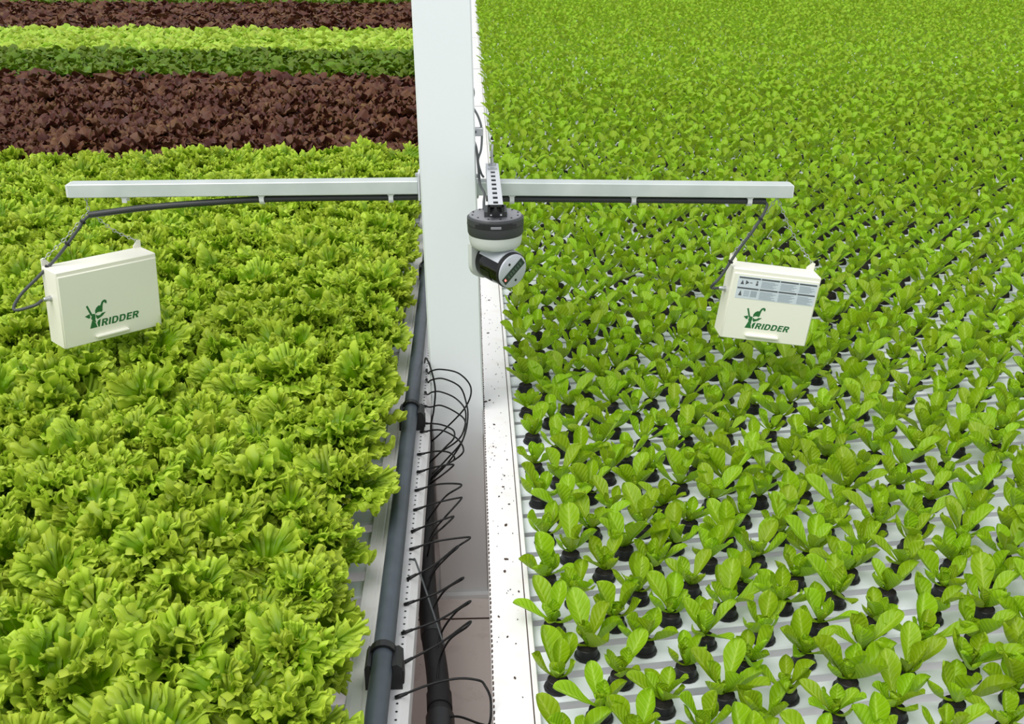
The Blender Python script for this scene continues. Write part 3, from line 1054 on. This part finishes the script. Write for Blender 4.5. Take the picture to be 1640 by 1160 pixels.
S_HI = spoon_set(9, 12)
S_MID = spoon_set(5, 6)
S_LOW = spoon_set(3, 5)
S_ME = {r: [np_mesh('leaf', *p, M['seedling']) for p in S_HI[r]] for r in S_HI}
SPS = 0.122
cand = []
for n, y0 in right_rows:
    x = 0.155 if n % 2 == 0 else 0.217
    xmax = x_edge_right(y0) - 0.1
    j = 1
    while x < xmax:
        xx = x + rng.normal() * 0.004
        cand.append((xx, row_y(y0, xx) + rng.normal() * 0.003, n, j, y0))
        x += SPS
        j += 1
vis, rest = classify(cand, 0.70, 0.06)
n_first = min(t[1][2] for t in vis)
for d, (x, y, n, j, y0) in vis:
    g = np.random.default_rng(int(104729 * (n + 5) + 31 * j))
    root = bpy.data.objects.new('lettuce_seedling', None)
    root.empty_display_size = 0.02
    root.location = (x, y, Z_CH)
    COL.objects.link(root)
    lab = 'green seedling in black pot, %s from right gutter, %s channel from the front' % (ordinal(j), ordinal(n - n_first + 1))
    tag(root, lab, 'seedling', 'lettuce seedlings of the right bed')
    s = 1.0 + 0.28 * g.random()
    lean = (g.normal() * 0.10, g.normal() * 0.10)
    po = leaf_object(POT_ME, root, g.random() * 6.28, 1.0, 0.0002, name='pot')
    po.rotation_euler = (lean[0] * 0.25, lean[1] * 0.25, g.random() * 6)
    po.location.z = 0.0006
    so = leaf_object(SOIL_ME, po, g.random() * 6.28, 1.0, 0.0, name='peat_plug')
    for ring, vi, a, sc, lift in seedling_recipe(g):
        lo = leaf_object(S_ME[ring][vi], root, a, sc * s, lift)
        lo.rotation_euler = (g.normal() * 0.13, lean[1] * 0.6 + g.normal() * 0.05, a)
parts = []
mi = []
pot_lo = []
for d, (x, y, n, j, y0) in rest:
    g = np.random.default_rng(int(104729 * (n + 5) + 31 * j))
    s = 0.95 + 0.26 * g.random()
    rr = g.random()
    near = d < 5.5
    src = S_MID if near else S_LOW
    rec = seedling_recipe(g) if near else seedling_recipe(g, 4 if d < 10 else 3, 2, 1 if d < 10 else 0)
    til = (g.normal() * 0.12, g.normal() * 0.12)
    for ring, vi, a, sc, lift in rec:
        p = place(src[ring][vi], a, sc * s * (1.0 if near else 1.10), x, y, Z_CH + lift, (rr + 0.5 * g.random()) % 1.0, til)
        parts.append(p)
        mi.append(np.zeros(len(p[1]), dtype=np.int32))
    if d < 9:
        q = 7
        aa = np.arange(q) * 6.283 / q
        ring_v = lambda r, z: np.stack([x + r * np.cos(aa), y + r * np.sin(aa), np.full(q, Z_CH + z)], 1)
        pv = np.concatenate([ring_v(0.027, 0.001), ring_v(0.0265, 0.005), ring_v(0.0205, PLUG), ring_v(0.001, PLUG + 0.001)])
        ii = np.arange(q)
        i2 = (ii + 1) % q
        pf = np.concatenate([np.stack([ii + q * t, i2 + q * t, i2 + q * (t + 1), ii + q * (t + 1)], 1) for t in range(3)])
        parts.append((pv, pf, np.zeros((len(pv), 3))))
        mi.append(np.ones(len(pf), dtype=np.int32))
vs, fs, at = merge(parts)
o = bpy.data.objects.new('seedling_mass', np_mesh('seedling_mass', vs, fs, at, [M['seedling'], M['peat']], np.concatenate(mi)))
COL.objects.link(o)
tag(o, 'far part of the seedling bed, thousands of small green plants receding', 'seedlings', None, 'stuff')

# ------------------------------------------------------------------ cross arms on the post
arms = []
for nm, x0, x1, z0, z1, lab in (('left', -0.1475, -1.102, 1.305, 1.303, 'galvanised square arm reaching left from the white post'),
                               ('right', 0.012, 0.898, 1.300, 1.284, 'galvanised square arm reaching right from the white post')):
    L = abs(x1 - x0)
    ang = math.atan2(z1 - z0, x1 - x0) if x1 > x0 else math.atan2(z0 - z1, x0 - x1)
    arm = empty('cross_arm', (x0, 3.025, z0), (0, -ang, 0))
    tag(arm, lab, 'arm', 'cross arms on the post')
    sgn = 1 if x1 > x0 else -1
    a, b = sorted((0.0, sgn * L))
    MB().bbox(a, b, -0.025, 0.025, -0.0185, 0.0185, 0.002).build('arm_tube', M['arm'], arm)
    e = sgn * (L + 0.001)
    MB().bbox(min(e - 0.004, e + 0.002), max(e - 0.004, e + 0.002), -0.0235, 0.0235, -0.017, 0.017, 0.001).build('end_cap', M['clip'], arm)
    MB().box(min(0, -sgn * 0.005), max(0, -sgn * 0.005), -0.03, 0.03, -0.035, 0.04).build('mount_plate', M['bracket'], arm)
    for zz in (-0.027, 0.031):
        MB().lathe([(0.006, 0), (0.006, 0.006), (0.003, 0.008)], 6, 0, Matrix.Translation((0, 0.0, zz)) @ Matrix.Rotation(sgn * math.pi / 2, 4, 'Y')).build('bolt', M['steel'], arm)
    arms.append(arm)

# conduits below the arms with their clips
CL = smooth_path([(-0.150, 3.02, 1.275), (-0.224, 3.02, 1.274), (-0.40, 3.02, 1.2745), (-0.58, 3.02, 1.272), (-0.68, 3.015, 1.268), (-0.782, 3.01, 1.263), (-0.90, 3.0, 1.256), (-0.954, 2.995, 1.251), (-1.049, 2.99, 1.240)], 5)
tag(MB().tube(CL, 0.0092, 12).build('cable_conduit', M['conduit'], None, 'auto'), 'dark grey conduit drooping away below the left arm', 'conduit', 'conduits below the arms')
CR = smooth_path([(0.040, 3.02, 1.269), (0.112, 3.02, 1.267), (0.453, 3.02, 1.261), (0.781, 3.02, 1.2545), (0.828, 3.018, 1.253)], 5)
tag(MB().tube(CR, 0.0092, 12).build('cable_conduit', M['conduit'], None, 'auto'), 'dark grey conduit fixed straight below the right arm', 'conduit', 'conduits below the arms')
CLIPS = [(-0.954, 1.2845, False, 'leftmost white clip under the left arm, hanging open above the conduit'), (-0.580, 1.2855, True, 'white clip holding the conduit midway along the left arm'),
         (-0.224, 1.2862, True, 'white clip holding the conduit near the post on the left arm'), (0.112, 1.2795, True, 'white clip under the right arm just behind the hanging camera'),
         (0.453, 1.2733, True, 'white clip holding the conduit midway along the right arm'), (0.781, 1.2675, True, 'white clip under the right arm near its outer end')]
for x, zt, closed, lab in CLIPS:
    c = empty('conduit_clip', (x, 3.02, zt))
    tag(c, lab, 'clip', 'white conduit clips below the arms')
    MB().bbox(-0.009, 0.009, -0.014, 0.014, -0.004, 0.0, 0.001).build('clip_base', M['clip'], c)
    rr = []
    zc = -0.0135
    a0, a1 = (-45, 225) if closed else (20, 160)
    ring = []
    for q in range(13):
        t = math.radians(a0 + (a1 - a0) * q / 12 + 0)
        ring.append((math.cos(t), -math.sin(t)))
    o_ = [(p[0] * 0.0135, zc + p[1] * 0.0135) for p in ring]
    i_ = [(p[0] * 0.0102, zc + p[1] * 0.0102) for p in ring][::-1]
    if closed:
        MB().prism(o_ + i_, -0.0065, 0.0065, 'x').build('clip_ring', M['clip'], c)
    for sy in (-1, 1):
        MB().box(-0.0065, 0.0065, sy * 0.0122 - 0.0018, sy * 0.0122 + 0.0018, -0.016, -0.003).build('clip_jaw', M['clip'], c)


def chain(name, pts, lab, R=0.0062, r=0.0013):
    P = smooth_path(pts, 10)
    # resample to equal steps
    d = [0]
    for a, b in zip(P, P[1:]):
        d.append(d[-1] + (b - a).length)
    step = R * 2.15
    n = max(2, int(d[-1] / step))
    m = MB()
    for q in range(n):
        s = (q + 0.5) * d[-1] / n
        i = max(1, min(len(P) - 1, next((k for k in range(len(d)) if d[k] >= s), len(P) - 1)))
        t = (P[i] - P[i - 1]).normalized()
        c = P[i - 1] + t * (s - d[i - 1])
        rot = t.to_track_quat('X', 'Z').to_matrix().to_4x4() @ Matrix.Rotation(math.pi / 2 * (q % 2) + 0.3, 4, 'X')
        m.torus(Matrix.Translation(c) @ rot, R * 0.62, r, 1.55, 10, 5)
    o = m.build(name, M['steel'], None, True)
    return tag(o, lab, 'chain', 'chains holding the hanging boxes')


# ------------------------------------------------------------------ hanging boxes
EMBLEM = [  # outlines of the printed emblem, in units of the lettering height
    [(-0.52, 1.98), (-0.34, 2.04), (0.06, 0.98), (-0.10, 0.86)],
    [(-0.74, 0.96), (-0.22, 1.12), (-0.20, 0.70), (-0.36, 0.66)],
    [(0.36, 1.00), (0.38, 1.36), (0.54, 1.62), (0.80, 1.80), (0.98, 1.76), (1.06, 1.92), (1.20, 2.16), (1.42, 2.28), (1.62, 2.22), (1.70, 2.04), (1.64, 1.84),
     (1.50, 1.90), (1.46, 2.04), (1.34, 2.02), (1.24, 1.80), (1.18, 1.50), (1.16, 1.22), (1.06, 1.06), (0.84, 1.14), (0.60, 1.12)],
    [(0.40, 0.92), (0.60, 0.78), (0.86, 0.78), (1.04, 0.94), (1.48, 0.98), (1.06, 0.62), (0.54, 0.40), (0.42, 0.60)],
    [(-0.06, 0.80), (0.08, 1.06), (0.34, 1.00), (0.36, 0.70), (0.30, 0.40), (0.36, 0.14), (0.28, 0.10), (-0.12, 0.56)],
    [(-0.34, -0.42), (-0.02, 0.44), (0.32, 0.02), (0.44, -0.42)],
    [(0.54, -0.42), (0.46, -0.02), (0.56, 0.24), (0.86, 0.36), (0.68, -0.42)],
]


def fan(poly, y):
    return [(p[0], y, p[1]) for p in poly]


def flat_poly(m, poly, y, y_back, mi=0):
    n = len(poly)
    m.add([(p[0], y, p[1]) for p in poly] + [(p[0], y_back, p[1]) for p in poly],
          [tuple(range(n))] + [(i, (i + 1) % n, n + (i + 1) % n, n + i) for i in range(n)], mi)


def lettering_mesh(width, height, shear=0.22):
    """bold slanted capitals RIDDER as flat print; x to the right, z up, facing -y"""
    t = 0.25
    m = MB()
    x = 0.0

    def quad(pts):
        q = [((x + p[0] + shear * p[1]), p[1]) for p in pts]
        m.add([(p[0], 0.0, p[1]) for p in q], [(0, 1, 2, 3)])

    def bowl(x0, z0, x1, z1):
        """closed round-right ring between z0 and z1"""
        h = (z1 - z0) / 2
        zc = (z0 + z1) / 2
        rx = min(h, (x1 - x0) * 0.62)
        tz = t * 0.78
        out, inn = [(x0, z0)], [(x0, z0 + tz)]
        for k in range(9):
            a = -math.pi / 2 + math.pi * k / 8
            out.append((x1 - rx + rx * math.cos(a), zc + h * math.sin(a)))
            inn.append((x1 - rx + (rx - t) * math.cos(a) if rx > t else x1 - rx, zc + (h - tz) * math.sin(a)))
        out.append((x0, z1))
        inn.append((x0, z1 - tz))
        for k in range(len(out) - 1):
            quad([inn[k], out[k], out[k + 1], inn[k + 1]])

    def rect(x0, x1, z0, z1):
        quad([(x0, z0), (x1, z0), (x1, z1), (x0, z1)])

    for ch in 'RIDDER':
        if ch == 'I':
            rect(0, t, 0, 1)
            adv = t + 0.17
        elif ch == 'D':
            rect(0, t, 0, 1)
            bowl(t, 0, 0.86, 1)
            adv = 0.86 + 0.15
        elif ch == 'E':
            rect(0, t, 0, 1)
            rect(t, 0.70, 0, t * 0.78)
            rect(t, 0.64, 0.42, 0.42 + t * 0.74)
            rect(t, 0.70, 1 - t * 0.78, 1)
            adv = 0.70 + 0.14
        else:
            rect(0, t, 0, 1)
            bowl(t, 0.40, 0.80, 1)
            quad([(0.36, 0.42), (0.56, 0), (0.84, 0), (0.62, 0.42)])
            adv = 0.84 + 0.12
        x += adv
    k = width / (x + shear)
    m.v = [(p[0] * k, p[1], p[2] * height) for p in m.v]
    n = len(m.v)
    return m.mesh('lettering', M['logo'])


def sensor_box(loc, rot, W, H, D, label, sticker=False, k_logo=1.0):
    b = empty('sensor_box', loc, rot)
    tag(b, label, 'box', 'hanging sensor boxes')
    w, h, d = W / 2, H / 2, D / 2
    MB().bbox(-w, w, -d, d, -h, h, 0.0025).build('case', M['box'], b, 'auto')
    MB().bbox(-w + 0.003, w - 0.003, -d - 0.0035, -d + 0.003, -h + 0.002, h - 0.013, 0.0015).build('front_lid', M['box_lid'], b, 'auto')
    yf = -d - 0.0035
    # finger pull
    MB().bbox(-0.058, 0.040, yf - 0.011, yf + 0.002, -h + 0.014, -h + 0.0215, 0.002).build('finger_pull', M['box'], b, 'auto')
    # hanging lugs at the back top corners
    for s in (-1, 1):
        m = MB()
        pr = [(s * (w - 0.001), h - 0.004), (s * (w - 0.001), h + 0.020), (s * (w - 0.009), h + 0.023), (s * (w - 0.024), h + 0.006), (s * (w - 0.024), h - 0.004)]
        if s > 0:
            pr = pr[::-1]
        m.prism(pr, d - 0.005, d - 0.001)
        m.build('hanging_lug', M['box'], b)
    # gland on the left side
    gm = Matrix.Translation((-w, 0.004, 0.028)) @ Matrix.Rotation(-math.pi / 2, 4, 'Y')
    MB().lathe([(0.0085, -0.001), (0.0085, 0.004), (0.0068, 0.005), (0.0066, 0.018), (0.005, 0.021)], 12, 0, gm).build('cable_gland', M['steel'], b, 'auto')
    # printed emblem and lettering
    sc = 0.0245 * k_logo
    ex, ez = -0.0549 * k_logo, -h + 0.049 * k_logo
    m = MB()
    for poly in EMBLEM:
        # polygons in counter-clockwise or clockwise order both read as flat print
        flat_poly(m, [(ex + p[0] * sc, ez + p[1] * sc) for p in poly], yf - 0.0005, yf + 0.0005)
    em = m.build('emblem', M['logo'], b)
    lo = bpy.data.objects.new('lettering', lettering_mesh(0.106 * k_logo, 0.0178 * k_logo))
    lo.parent = b
    lo.location = (ex + 0.86 * sc, yf - 0.0006, ez - 0.42 * sc)
    COL.objects.link(lo)
    if sticker:
        sx0, sx1, sz0, sz1 = -0.111, 0.121, 0.020, 0.086
        st = MB().box(sx0, sx1, yf - 0.0006, yf + 0.0005, sz0, sz1).build('information_sticker', M['sticker'], b)
        cols = [(sx0 + 0.002, sx0 + 0.064), (sx0 + 0.067, sx0 + 0.120), (sx0 + 0.123, sx0 + 0.176), (sx0 + 0.179, sx1 - 0.002)]
        for (z0, z1) in ((sz0 + 0.036, sz1 - 0.002), (sz0 + 0.002, sz0 + 0.033)):
            for ci, (a0, a1) in enumerate(cols):
                MB().box(a0, a1, yf - 0.0011, yf - 0.0005, z1 - 0.0042, z1).build('header_bar', M['sticker_bar'], st)
                t = MB()
                if ci == 0:
                    # small pictograms
                    bx = a0 + 0.003
                    zb = z0 + 0.006
                    top = z1 - 0.009
                    flat_poly(t, [(bx + 0.003, zb), (bx + 0.013, zb), (bx + 0.008, top)], yf - 0.001, yf - 0.0005, 1)
                    if z0 > sz0 + 0.01:
                        flat_poly(t, [(bx + 0.018, zb), (bx + 0.028, (zb + top) / 2), (bx + 0.018, top)], yf - 0.001, yf - 0.0005, 1)
                        t.box(bx + 0.030, bx + 0.037, yf - 0.001, yf - 0.0005, (zb + top) / 2 - 0.001, (zb + top) / 2 + 0.001, 1)
                        t.box(bx + 0.048, bx + 0.054, yf - 0.001, yf - 0.0005, zb, zb + 0.007, 1)
                        t.lathe([(0.0028, 0), (0.0028, 0.0005)], 8, 1, Matrix.Translation((bx + 0.051, yf - 0.0005, zb + 0.011)) @ Matrix.Rotation(math.pi / 2, 4, 'X'))
                    else:
                        for q in range(4):
                            t.box(bx + 0.018, bx + 0.034, yf - 0.001, yf - 0.0005, zb + 0.0046 * q, zb + 0.0046 * q + 0.0022, 0)
                        t.box(bx + 0.038, bx + 0.056, yf - 0.001, yf - 0.0005, zb - 0.001, top + 0.001, 0)
                else:
                    zz = z1 - 0.008
                    q = 0
                    while zz > z0 + 0.002:
                        e = a1 - 0.003 - (0.018 * (((q * 7 + ci * 3) % 5) / 5))
                        t.box(a0 + 0.002, e, yf - 0.001, yf - 0.0005, zz - 0.0019, zz)
                        zz -= 0.0034
                        q += 1
                t.build('print_block', [M['sticker_text'], M['sticker_bar']], st)
    return b


RL = Euler((math.radians(1.3), math.radians(1.3), math.radians(44.3)), 'XYZ')
RR = Euler((math.radians(-0.6), math.radians(7.6), math.radians(-0.3)), 'XYZ')
boxL = sensor_box((-1.053, 3.02, 0.993), RL, 0.298, 0.222, 0.085, 'cream box turned sideways, hanging over the frilly lettuce left of the post', False, 1.14)
boxR = sensor_box((0.859, 3.02, 0.948), RR, 0.257, 0.212, 0.081, 'cream box with a printed sticker, hanging over the seedlings right', True)


def corner(loc, rot, p):
    return Vector(loc) + rot.to_matrix() @ Vector(p)


lugL0 = corner(boxL.location, RL, (-0.142, 0.0395, 0.128))
lugL1 = corner(boxL.location, RL, (0.142, 0.0395, 0.128))
lugR0 = corner(boxR.location, RR, (-0.1215, 0.0375, 0.123))
lugR1 = corner(boxR.location, RR, (0.1215, 0.0375, 0.123))
hookL = Vector((-1.060, 3.02, 1.243))
chain('hanging_chain', [(-1.063, 3.025, 1.284), hookL], 'short steel chain dropping from the outer end of the left arm')
chain('hanging_chain', [hookL, (hookL + lugL1) / 2 - Vector((0, 0, 0.012)), lugL1], 'steel chain running to the right corner of the left box')
chain('hanging_chain', [hookL, (hookL + lugL0) / 2 - Vector((0, 0, 0.006)), lugL0], 'steel chain running to the left corner of the left box')
hookR = Vector((0.862, 3.025, 1.262))
chain('hanging_chain', [hookR, (hookR + lugR1) / 2 - Vector((0.006, 0, 0.008)), lugR1], 'steel chain running to the right corner of the right box')
chain('hanging_chain', [hookR, (hookR + lugR0) / 2 - Vector((0, 0, 0.004)), lugR0], 'steel chain running to the left corner of the right box')

glL = corner(boxL.location, RL, (-0.149 - 0.019, 0.004, 0.028))
glR = corner(boxR.location, RR, (-0.1285 - 0.019, 0.004, 0.028))


def cable(name, pts, r, lab, mat, ties=()):
    P = smooth_path(pts, 8)
    c = empty(name, P[0])
    tag(c, lab, 'cable')
    o = P[0]
    MB().tube([p - o for p in P], r, 8).build('cable_body', mat, c, True)
    for t in ties:
        i = int(t * (len(P) - 2))
        dirv = (P[i + 1] - P[i]).normalized()
        MB().tube([P[i] - o - dirv * 0.003, P[i] - o + dirv * 0.003], r * 1.9, 8).build('cable_tie', M['black'], c)
    return c


dL = (RL.to_matrix() @ Vector((-1, 0, 0)))
cable('box_cable', [(-1.045, 2.99, 1.2405), (-1.062, 2.985, 1.228), (-1.086, 2.975, 1.196), (-1.140, 2.955, 1.132), (-1.192, 2.93, 1.082), (-1.238, 2.905, 1.038), (-1.252, 2.885, 1.004),
                    glL + dL * 0.03 + Vector((0, 0, -0.010)), glL + dL * 0.006], 0.0045, 'dark cable bound to the chain and plugged into the left box', M['cable'], (0.17, 0.33, 0.46))
cable('box_cable', [(0.826, 3.017, 1.2525), (0.830, 3.01, 1.238), (0.800, 3.0, 1.183), (0.752, 2.995, 1.112), (0.712, 2.99, 1.045), (0.690, 2.99, 1.018),
                    glR + Vector((-0.025, -0.01, 0.004)), glR + Vector((-0.004, 0, 0))], 0.0042, 'dark cable bound to the chain and plugged into the right box', M['cable'], (0.25, 0.5))

# ------------------------------------------------------------------ hanging camera
dv = empty('hanging_camera', (0.058, 2.67, 1.3135))
tag(dv, 'round charcoal and silver swivel camera hanging from the perforated strut', 'camera')
R0 = 0.0705
# dark round housing
MB().lathe([(R0 - 0.003, -0.046), (R0 - 0.001, -0.041), (R0, -0.020), (R0, -0.004), (R0 - 0.004, -0.001), (R0 - 0.005, 0.0)], 48).build('housing', M['dev_dark'], dv, 'auto')
MB().lathe([(R0 - 0.005, 0.0), (R0 - 0.006, 0.0022), (R0 - 0.0075, 0.0028)], 48).build('top_lid', M['dev_top'], dv, 'auto')
MB().lathe([(R0 + 0.0004, -0.0215), (R0 + 0.0004, -0.0195)], 48).build('seam', M['black'], dv, 'auto')
# latch notch at the front
m = MB()
for q in range(9):
    a = -math.pi / 2 + (q - 4) * 0.17
    m.box(-0.0068, 0.0068, -0.001, 0.0022, -0.018, -0.0075 if abs(q - 4) < 4 else -0.011, 0,
          Matrix.Rotation(a + math.pi / 2, 4, 'Z') @ Matrix.Translation((0, -R0 - 0.0008, 0)))
m.build('notch', M['black'], dv)
MB().bbox(-0.013, 0.013, -R0 - 0.003, -R0 + 0.004, -0.0185, -0.012, 0.001).build('latch', M['dev_top'], dv)
for q in range(12):
    a = 0.2 + q * 6.283 / 12
    MB().lathe([(0.0024, 0), (0.0024, 0.0032)], 8, 0, Matrix.Translation((math.cos(a) * 0.058, math.sin(a) * 0.058, 0.001))).build('lid_screw', M['black'], dv)
# light ring below, tapering
MB().lathe([(0.050, -0.080), (0.0585, -0.0785), (0.0635, -0.073), (0.0660, -0.062), (0.067, -0.046)], 48).build('lower_ring', M['dev_light'], dv, 'auto')
# yoke: a rounded tongue behind the drum
yn = Vector((0.63, -0.776, 0.0))
yt = Vector((0.776, 0.63, 0.0))
yc = Vector((0.011, -0.012, -0.1255)) - yn * 0.050 - yt * 0.006
outl = [(-0.050, 0.052), (-0.050, 0.0)] + [(-0.050 * math.cos(math.radians(t)), -0.043 * math.sin(math.radians(t))) for t in range(15, 180, 15)] + [(0.044, 0.0), (0.044, 0.052)]
no_ = len(outl)
vv = []
for off, k_ in ((-0.012, 0.90), (-0.008, 1.0), (0.006, 1.0)):
    vv += [yc + yn * off + yt * (p[0] * k_) + Vector((0, 0, p[1] * k_)) for p in outl]
ff = []
for lay in range(2):
    for e in range(no_):
        e2 = (e + 1) % no_
        ff.append((lay * no_ + e, lay * no_ + e2, (lay + 1) * no_ + e2, (lay + 1) * no_ + e))
ff += [tuple(range(no_))[::-1], tuple(2 * no_ + e for e in range(no_))]
yk = MB()
yk.add(vv, ff)
yk.build('yoke', M['dev_light'], dv, 'auto')
MB().bbox(-0.045, 0.035, -0.028, 0.028, -0.086, -0.076, 0.004).build('yoke_bridge', M['dev_light'], dv, 'auto')
# drum: axis points right, towards the viewer and slightly down
axis = Vector((0.62, -0.76, -0.12)).normalized()
qd = axis.to_track_quat('Z', 'Y')
dc = Vector((0.011, -0.012, -0.1255))
drum = empty('drum', dc)
drum.parent = dv
drum.rotation_mode = 'QUATERNION'
drum.rotation_quaternion = qd
RD = 0.0455
MB().lathe([(RD - 0.006, -0.050), (RD - 0.001, -0.046), (RD, -0.042), (RD, 0.036), (RD - 0.0005, 0.040)], 40).build('drum_body', M['glass'], drum, 'auto')
MB().lathe([(RD + 0.001, 0.038), (RD + 0.001, 0.043), (RD - 0.002, 0.046)], 40).build('drum_rim', M['black'], drum, 'auto')
cap = MB().lathe([(RD - 0.0015, 0.045), (RD - 0.0020, 0.049), (RD - 0.0045, 0.0505)], 40).build('end_cap', M['dev_cap'], drum, 'auto')
# local frame of the cap: find the direction that looks like image-right
inv = qd.inverted()
lr = (inv @ Vector((1, 0, 0)))
lr.z = 0
lr.normalize()
lu = (inv @ Vector((0, 0, 1)))
lu.z = 0
lu = (lu - lr * lu.dot(lr)).normalized()
sa = math.radians(34)
sxv = lr * math.cos(sa) + lu * math.sin(sa)
syv = -lr * math.sin(sa) + lu * math.cos(sa)


def cap_box(name, cx_, cy_, hx, hy, z0, z1, mat, par=None):
    mt = Matrix.Identity(4)
    mt.col[0][:3] = sxv
    mt.col[1][:3] = syv
    mt.col[2][:3] = sxv.cross(syv)
    m = MB()
    zz = 1 if sxv.cross(syv).z > 0 else -1
    m.box(cx_ - hx, cx_ + hx, cy_ - hy, cy_ + hy, min(zz * z0, zz * z1), max(zz * z0, zz * z1), 0, mt)
    return m.build(name, mat, par or drum)


cap_box('screen', 0, 0, 0.038, 0.0105, 0.049, 0.0515, M['screen'])
for q in range(6):
    cap_box('segment', -0.018 + q * 0.009, 0, 0.0028, 0.0052, 0.051, 0.0518, M['led_off'])
cap_box('indicator_light', -0.031, 0.0015, 0.0022, 0.0030, 0.051, 0.0522, M['led'])
for (u_, v_) in ((0.002, 0.026), (-0.008, -0.026)):
    p = sxv * u_ + syv * v_
    MB().lathe([(0.0034, 0.0495), (0.0034, 0.0515)], 10, 0, Matrix.Translation((p.x, p.y, 0))).build('cap_screw', M['black'], drum)
# pale saddle plate on top of the drum
sp_ = MB()
pr = []
for q in range(9):
    a = math.radians(-52 + 104 * q / 8)
    pr.append(a)
vv, ff = [], []
up = lu
for zi, z in enumerate((-0.036, 0.036)):
    for rr_ in (RD + 0.0008, RD + 0.0035):
        for a in pr:
            p = (up * math.cos(a) + lr * math.sin(a)) * rr_
            vv.append((p.x, p.y, z))
n9 = 9
for q in range(8):
    ff.append((q, q + 1, n9 + q + 1, n9 + q))
    ff.append((18 + q, 18 + q + 1, 27 + q + 1, 27 + q))
    ff.append((n9 + q, n9 + q + 1, 27 + q + 1, 27 + q))
    ff.append((q, q + 1, 18 + q + 1, 18 + q))
ff += [(0, 9, 27, 18), (8, 17, 35, 26)]
sp_.add(vv, ff)
sp_.build('saddle_plate', M['dev_cap'], drum, 'auto')
# lens window on the side of the drum
lw = MB()
vv, ff = [], []
side = (-lr * 0.55 - lu * 0.35)
side.normalize()
s2 = Vector((-side.y, side.x, 0))
for z in (-0.026, 0.010):
    for q in range(7):
        a = math.radians(-30 + 10 * q)
        p = (side * math.cos(a) + s2 * math.sin(a)) * (RD + 0.0012)
        vv.append((p.x, p.y, z))
for q in range(6):
    ff.append((q, q + 1, 7 + q + 1, 7 + q))
lw.add(vv, ff)
lw.build('lens_window', M['black'], drum, 'auto')

# perforated strut carrying the camera
st_ = empty('mounting_strut', (0.058, 2.60, 1.317))
tag(st_, 'perforated silver strut lying over the right arm and carrying the camera', 'strut')
SW, SH, SL = 0.0175, 0.026, 0.475
ZB = 0.0125
m = MB()
xs_ = [-SW, -0.0060, 0.0060, SW]
# top face with slots: strips beside the slots and bridges between them
slot, pitch = 0.027, 0.0475
zt0, zt1 = ZB + SH - 0.0022, ZB + SH
m.box(-SW, -0.0060, 0, SL, zt0, zt1)
m.box(0.0060, SW, 0, SL, zt0, zt1)
y = 0.0
first = 0.016
m.box(-0.0060, 0.0060, 0, first, zt0, zt1)
y = first
while y + pitch < SL:
    m.box(-0.0060, 0.0060, y + slot, y + pitch, zt0, zt1)
    y += pitch
m.box(-0.0060, 0.0060, y + slot, SL, zt0, zt1) if y + slot < SL else None
for s in (-1, 1):
    m.box(s * SW - (0.0022 if s > 0 else 0), s * SW + (0.0022 if s < 0 else 0), 0, SL, ZB, zt0)
    m.box(min(s * SW, s * 0.010), max(s * SW, s * 0.010), 0, SL, ZB, ZB + 0.002)
m.build('strut_profile', M['bracket'], st_)
mm = MB()
mm.box(-SW + 0.003, SW - 0.003, 0.01, SL, ZB + 0.003, ZB + 0.006)
mm.build('strut_inside', M['black'], st_)
mm = MB()
for s in (-1, 1):
    mm.box(s * SW - 0.003, s * SW + 0.003, -0.003, 0.002, ZB - 0.001, ZB + SH + 0.001)
mm.box(-SW, SW, -0.003, 0.002, ZB + SH - 0.004, ZB + SH + 0.001)
mm.build('end_trim', M['black'], st_)
for s in (-1, 1):
    MB().lathe([(0.005, -0.013), (0.005, ZB + 0.002)], 8, 0, Matrix.Translation((s * 0.008, 0.05, 0.008))).build('camera_bolt', M['black'], st_)
MB().box(-0.028, 0.028, 0.035, 0.105, -0.0007, ZB).build('adapter_plate', M['dev_dark'], st_)
MB().lathe([(0.011, 0), (0.011, 0.006), (0.005, 0.007), (0.005, 0.020)], 8, 0, Matrix.Translation((0, SL - 0.03, zt1))).build('strut_bolt', M['steel'], st_)
MB().lathe([(0.013, 0), (0.013, 0.002)], 10, 0, Matrix.Translation((0, SL - 0.075, zt1))).build('washer', M['steel'], st_)
MB().tube([(0, SL - 0.005, zt1 - 0.01), (0.0, SL + 0.004, zt1 + 0.03), (0.002, SL + 0.008, zt1 + 0.052)], 0.0035, 8).build('eye_bolt', M['steel'], st_, True)

# grey cables at the post
cable('signal_cable', [(-0.010, 3.03, 1.535), (0.006, 3.045, 1.516), (0.021, 3.045, 1.490), (0.030, 3.04, 1.456), (0.028, 3.035, 1.405), (0.019, 3.045, 1.370), (0.027, 3.045, 1.335), (0.034, 3.05, 1.322)],
      0.0032, 'grey cable arching out from behind the post above the strut', M['cable_light'])
cable('signal_cable', [(0.002, 2.975, 1.452), (0.014, 2.965, 1.420), (0.019, 2.958, 1.372), (0.023, 2.95, 1.325), (0.0335, 2.88, 1.318), (0.031, 2.77, 1.322), (0.030, 2.71, 1.316)],
      0.0036, 'dark grey cable running down beside the post into the camera lid', M['cable'])
cable('signal_cable', [(-0.006, 3.03, 1.582), (0.006, 3.035, 1.572), (0.0095, 3.035, 1.555), (0.005, 3.035, 1.541), (-0.006, 3.03, 1.536)], 0.0028, 'short grey cable loop peeping out behind the post higher up', M['cable'])
jb = empty('cable_clamp', (0.010, 3.005, 1.455))
tag(jb, 'small grey clamp holding the cables against the post', 'clamp')
MB().bbox(-0.006, 0.024, 0.008, 0.028, -0.012, 0.010, 0.002).build('clamp_body', M['steel'], jb)
MB().lathe([(0.004, 0), (0.004, 0.004)], 6, 0, Matrix.Translation((0.002, 0.008, 0)) @ Matrix.Rotation(math.pi / 2, 4, 'X')).build('screw', M['cable'], jb)
